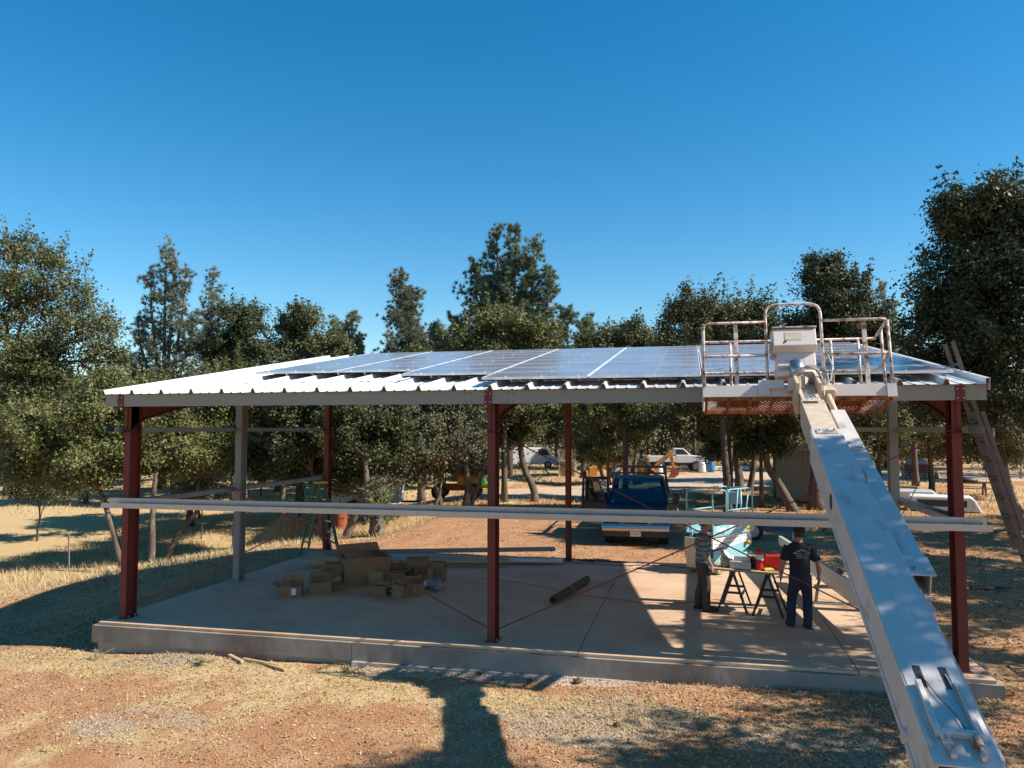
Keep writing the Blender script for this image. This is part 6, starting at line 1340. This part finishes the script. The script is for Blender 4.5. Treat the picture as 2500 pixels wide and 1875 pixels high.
# right yard: cone, picnic table, bench trailer, cooler, fence, tan lumps, trailer beam, puddle
cn = thing('traffic_cone', 'orange and white traffic cone on the gravel at far right', 'traffic cone', (27.6, 50.5, gz1(27.6, 50.5))); MB().bx(-.2, .2, -.2, .2, 0, .04).build('base', m_cone, cn); MB().tube([(0, 0, .04), (0, 0, .42)], [.17, .10], 14).build('lower_body', m_cone, cn); MB().tube([(0, 0, .421), (0, 0, .62)], [.10, .066], 14).build('white_band', m_paper, cn); MB().tube([(0, 0, .621), (0, 0, .82)], [.066, .035], 14).build('tip', m_cone, cn)
pc = thing('picnic_table', 'dark red picnic table right of the front right column', 'picnic table', (25.0, 35.2, gz1(25, 35.2)), (0, 0, R(-10)))
for i in range(5): MB().bx(-.95, .95, -.38+i*.155, -.24+i*.155, .72, .76).build('top_board', m_redw, pc)
for s in (-1, 1):
    MB().bx(-.95, .95, s*.72-.13, s*.72+.13, .42, .46).build('seat_board', m_redw, pc)
    for x in (-.7, .7): MB().bar((x, s*.25, .72), (x, s*.62, 0), .09, .04).build('leg', m_redw, pc)
for x in (-.7, .7): MB().bx(x-.02, x+.02, -.8, .8, .36, .42).build('seat_bearer', m_redw, pc)
t = thing('tub', 'dark rounded tub upside down on the picnic table', 'tub', (24.9, 35.2, gz1(25, 35.2)+.76)); MB().rings([(0, 0, 0, .55, .34), (0, 0, .12, .52, .32), (0, 0, .22, .40, .25), (0, 0, .26, .2, .12)], 18).build('tub', m_dark, t, True)
bt = thing('wood_bench', 'dark red wooden bench trailer in the shade at far right', 'bench', (26.2, 49.8, gz1(26.2, 49.8)), (0, 0, R(6))); MB().bx(-.9, .9, .1, .18, .55, 1.05).build('backrest', m_redw, bt); MB().bx(-.9, .9, -.35, .1, .45, .52).build('seat', m_redw, bt)
for x in (-.75, .75): MB().bx(x-.05, x+.05, -.3, .15, 0, .45).build('leg', m_redw, bt)
t = thing('tarp_pile', 'grey tarp bundle on top of the dark bench', 'tarp', (26.2, 50.4, gz1(26.2, 50.4))); MB().rings([(0, 0, 0, .9, .4), (0, 0, 1.0, .85, .4), (.1, 0, 1.35, .6, .3), (.2, 0, 1.55, .2, .1)], 12).build('bundle', m_slate, t)
t = thing('orange_rack', 'orange metal rack behind the dark bench', 'rack', (26.6, 52.0, gz1(26.6, 52))); MB().bx(-1.1, 1.1, -.05, .05, 1.55, 1.7).build('beam', m_hoe, t); MB().bx(-1.0, -.9, -.05, .05, 0, 1.55).build('post', m_hoe, t); MB().bx(.9, 1.0, -.05, .05, 0, 1.55).build('post', m_hoe, t)
t = thing('cooler', 'blue and white cooler left of the twin oak trunks', 'cooler', (23.3, 47.2, gz1(23.3, 47.2))); MB().bx(-.45, .45, -.25, .25, 0, .55).build('body', M('cooler_blue', (.02, .16, .42), .5), t, bevel=.03); MB().bx(-.47, .47, -.27, .27, .551, .68).build('lid', m_white, t, bevel=.02)
fe = thing('chain_link_fence', 'chain link fence with dark posts at far right', 'fence', (24.6, 53.4, gz1(24.6, 53.4)))
for i in range(7): MB().cyl((i*2.4, 0, 0), (i*2.4, 0, 2.0), .035, 8).build('post', m_dark, fe)
MB().tube([(0, 0, 1.98), (14.4, 0, 1.98)], .022, 6).build('top_rail', m_galv, fe)
w = MB()
for i in range(-8, 60):
    for s in (1, -1):
        a, b_ = (i*.25, 0 if s > 0 else 1.95), (i*.25+1.95, 1.95 if s > 0 else 0)
        if a[0] < 0 or b_[0] > 14.4: continue
        w.bar((a[0], .005*s, a[1]), (b_[0], .005*s, b_[1]), .006, .006)
w.build('wire_mesh', m_galv, fe)['kind'] = 'stuff'
for i, (x, y, s) in enumerate([(13.2+.21*i+rgc.normal(0, .03), 16.7+rgc.normal(0, .06), rgc.uniform(.08, .13)) for i in range(10)]):  # tan lumps added as a guess, imitating dappled sun on straw
    t = thing('tan_lump', 'guessed tan log in the row behind the man in black, %s from left' % ['first', 'second', 'third', 'fourth', 'fifth', 'sixth', 'seventh', 'eighth', 'ninth', 'tenth'][i], 'lump', (x, y, gz1(x, y)), (0, 0, rgc.uniform(-.3, .3)), 'row of guessed tan lumps'); MB().tube([(-.02, -.2, s*.8), (0, .2, s*.8)], [s, s*.9], 7).build('lump', m_lumber, t)
t = thing('trailer_tongue', 'dark blue steel trailer frame right of the scissor lift', 'trailer frame', (12.3, 13.8, gz1(12.3, 13.8)), (0, 0, R(8))); MB().bx(-.7, 1.0, -.06, .06, .30, .44).build('beam', m_marine, t); MB().bx(-.7, 1.0, .7, .82, .30, .44).build('beam', m_marine, t); MB().bx(-.6, -.48, .061, .699, .31, .43).build('cross_member', m_marine, t); MB().cyl((.95, 0, 0), (.95, 0, .5), .04, 8).build('jack', m_galv, t); tire(t, -.3, -.1, .30, .30, .18, m_black, m_galv, 1)
pd = tag(mobj('puddle', MB().rings([(16.6, 7.2, gz1(16.6, 7.2)-.03, .55, .22), (16.6, 7.2, gz1(16.6, 7.2)+.028, .5, .2)], 20).mesh('puddle', M('puddle_water', (.02, .02, .02), .04, spec=.8, rvar=.02))), 'small sky reflecting puddle at right', None, kind='structure')
rd = thing('rusty_drum', 'rusty red drum behind the step ladder', 'drum', (-4.0, 17.4, gz1(-4, 17.4))); MB().tube([(0, 0, 0), (0, 0, .88)], [.29, .29], 18).tube([(0, 0, .3), (0, 0, .33)], .30, 18).tube([(0, 0, .6), (0, 0, .63)], .30, 18).build('barrel', m_hoered, rd); MB().tube([(0, 0, .881), (0, 0, .90)], [.30, .30], 18).build('lid', m_whited, rd)
fb = thing('flatbed_trailer', 'low dark flatbed trailer in shade behind the grey left wall post', 'trailer', (-5.6, 18.3, gz1(-5.6, 18.3)), (0, 0, R(6))); MB().bx(-1.4, 1.1, -.5, .5, .42, .50).build('deck', m_lumber, fb); MB().bx(-1.4, 1.1, -.52, -.501, .50, .72).build('side_board', m_redw, fb); tire(fb, -.1, -.5, .30, .30, .18, m_black, m_rust, 1)
for i, (x, y) in enumerate(((-13.4, 8.0), (-9.6, 9.2), (-6.9, 14.2), (-5.6, 20.5))):
    t = thing('fence_stake', 'thin metal fence stake on the left bank, %s from left' % ['first', 'second', 'third', 'fourth'][i], 'stake', (x, y, gz1(x, y)), (R(2), R(3*i-4), 0), 'fence stakes on the left bank'); MB().bx(-.015, .015, -.015, .015, -.1, 1.35).bx(-.03, .03, -.004, .004, 1.2, 1.26).build('stake', m_barkg, t)
for i, (x, y, s, c) in enumerate([(7.75, -.78, .05, 0), (8.45, -.62, .07, 0), (9.2, -2.3, .05, 0), (6.9, -.52, .045, 0), (-1.3, -1.95, .06, 1)]):
    t = thing('stone', ['small brown stone on the pale dust near slab', 'larger brown clod right of the small stone by the slab', 'single grey stone among the gravel', 'tiny dark stone against the slab footing', 'white scrap stone on the dirt at far left'][i], 'stone', (x, y, gz1(x, y))); mb = MB(); mb.ball((0, 0, s*.5), s, s*.8, s*.6, 8, 6); mb.v = [(p[0]*rgc.uniform(.8, 1.2), p[1]*rgc.uniform(.8, 1.2), p[2]*rgc.uniform(.8, 1.2)) for p in mb.v]; mb.build('rock', m_whited if c else m_brown, t)
# weeds by the slab corner
for i, (x, y, h, lb) in enumerate(((-.55, -.1, .42, 'thin green weed at the left front corner of the slab'), (.1, -.75, .2, 'yellow green weed clump in front of the left slab end'), (2.3, -.95, .14, 'low green weeds on the gravel hump'), (4.75, -.75, .18, 'straw coloured weed at the slab joint'), (6.2, -.95, .10, 'low green weeds in front of the middle column'))):
    t = thing('weed', lb, 'weed', (x, y, gz1(x, y))); rw = np.random.default_rng(80+i); mb = MB(); lf = MB()
    for k in range(3 if i == 0 else 12):
        e = (rw.normal(0, .05+.08*(i > 0)), rw.normal(0, .05+.06*(i > 0)), h*rw.uniform(.5, 1)); mb.tube([(0, 0, 0), (e[0]*.4, e[1]*.4, e[2]*.6), e], [.005, .004, .002], 4)
        for j in range(7):
            u = rw.uniform(.3, 1); p = Vector((e[0]*u, e[1]*u, e[2]*u)); q = p+Vector(rw.normal(0, .03, 3)); lf.bar(tuple(p), tuple(q), .008, .002)
    mb.build('stems', m_dgreen if i == 0 else m_lumber, t); lf.build('leaves', m_weed, t)

# more yard clutter
for i, (x, y, m, lb) in enumerate(((10.9, 53.0, m_white, 'white plastic drum right of the white lifted pickup'), (11.6, 53.4, M('barrel_blue', (.03, .16, .36), .5), 'blue plastic drum beside the white drum'), (7.6, 49.5, m_white, 'white plastic drum behind the backhoe seat'))):
    t = thing('plastic_drum', lb, 'drum', (x, y, gz1(x, y))); MB().tube([(0, 0, 0), (0, 0, .1), (0, 0, .75), (0, 0, .86)], [.26, .29, .29, .22], 16).build('body', m, t, True); MB().tube([(0, 0, .861), (0, 0, .885)], [.08, .08], 10).build('bung', m_dark, t)
for i, (x, y, n_p, lb) in enumerate(((5.2, 52.5, 5, 'stack of wooden pallets left of the white lifted pickup'), (14.6, 58.5, 4, 'stack of grey pallets right of the slate blue pickup'))):
    t = thing('pallet_stack', lb, 'pallets', (x, y, gz1(x, y)), (0, 0, .2+i))
    for k in range(n_p):
        p_ = MB().bx(-.55, .55, -.5, -.42, k*.145, k*.145+.1).bx(-.55, .55, -.04, .04, k*.145, k*.145+.1).bx(-.55, .55, .42, .5, k*.145, k*.145+.1)
        for q in range(6): p_.bx(-.55+q*.2, -.43+q*.2, -.5, .5, k*.145+.101, k*.145+.12)
        p_.build('pallet', m_lumber, t)
t = thing('water_tank', 'pale water tank far behind the backhoe', 'tank', (4.4, 58.0, gz1(4.4, 58.0))); MB().tube([(0, 0, 0), (0, 0, 1.5), (0, 0, 1.75)], [.8, .8, .35], 20).build('tank', m_whited, t, True); MB().tube([(0, 0, 1.751), (0, 0, 1.82)], [.25, .25], 14).build('lid', m_dark, t)
t = thing('pipe_stack', 'white plastic pipes lying by the road beyond the yard drums', 'pipes', (13.2, 55.5, gz1(13.2, 55.5)), (0, 0, .3))
for k in range(6): MB().cyl((-1.6, (k % 3)*.18, .1+(k//3)*.16), (1.6, (k % 3)*.18, .1+(k//3)*.16), .08, 10).build('pipe', m_white, t)
# small scraps on the slab
sc_ = MB()
for k in range(120):
    x, y = rgc.uniform(.5, 13.5), rgc.uniform(.2, 7.8); a = rgc.uniform(0, 3.14); L = rgc.uniform(.015, .07); sc_.box((x, y, .004), (L, rgc.uniform(.008, .03), .006), (0, 0, a))
tag(sc_.build('floor_scraps', m_lumber), 'small wood and cardboard scraps scattered on the slab', 'scraps', kind='stuff')
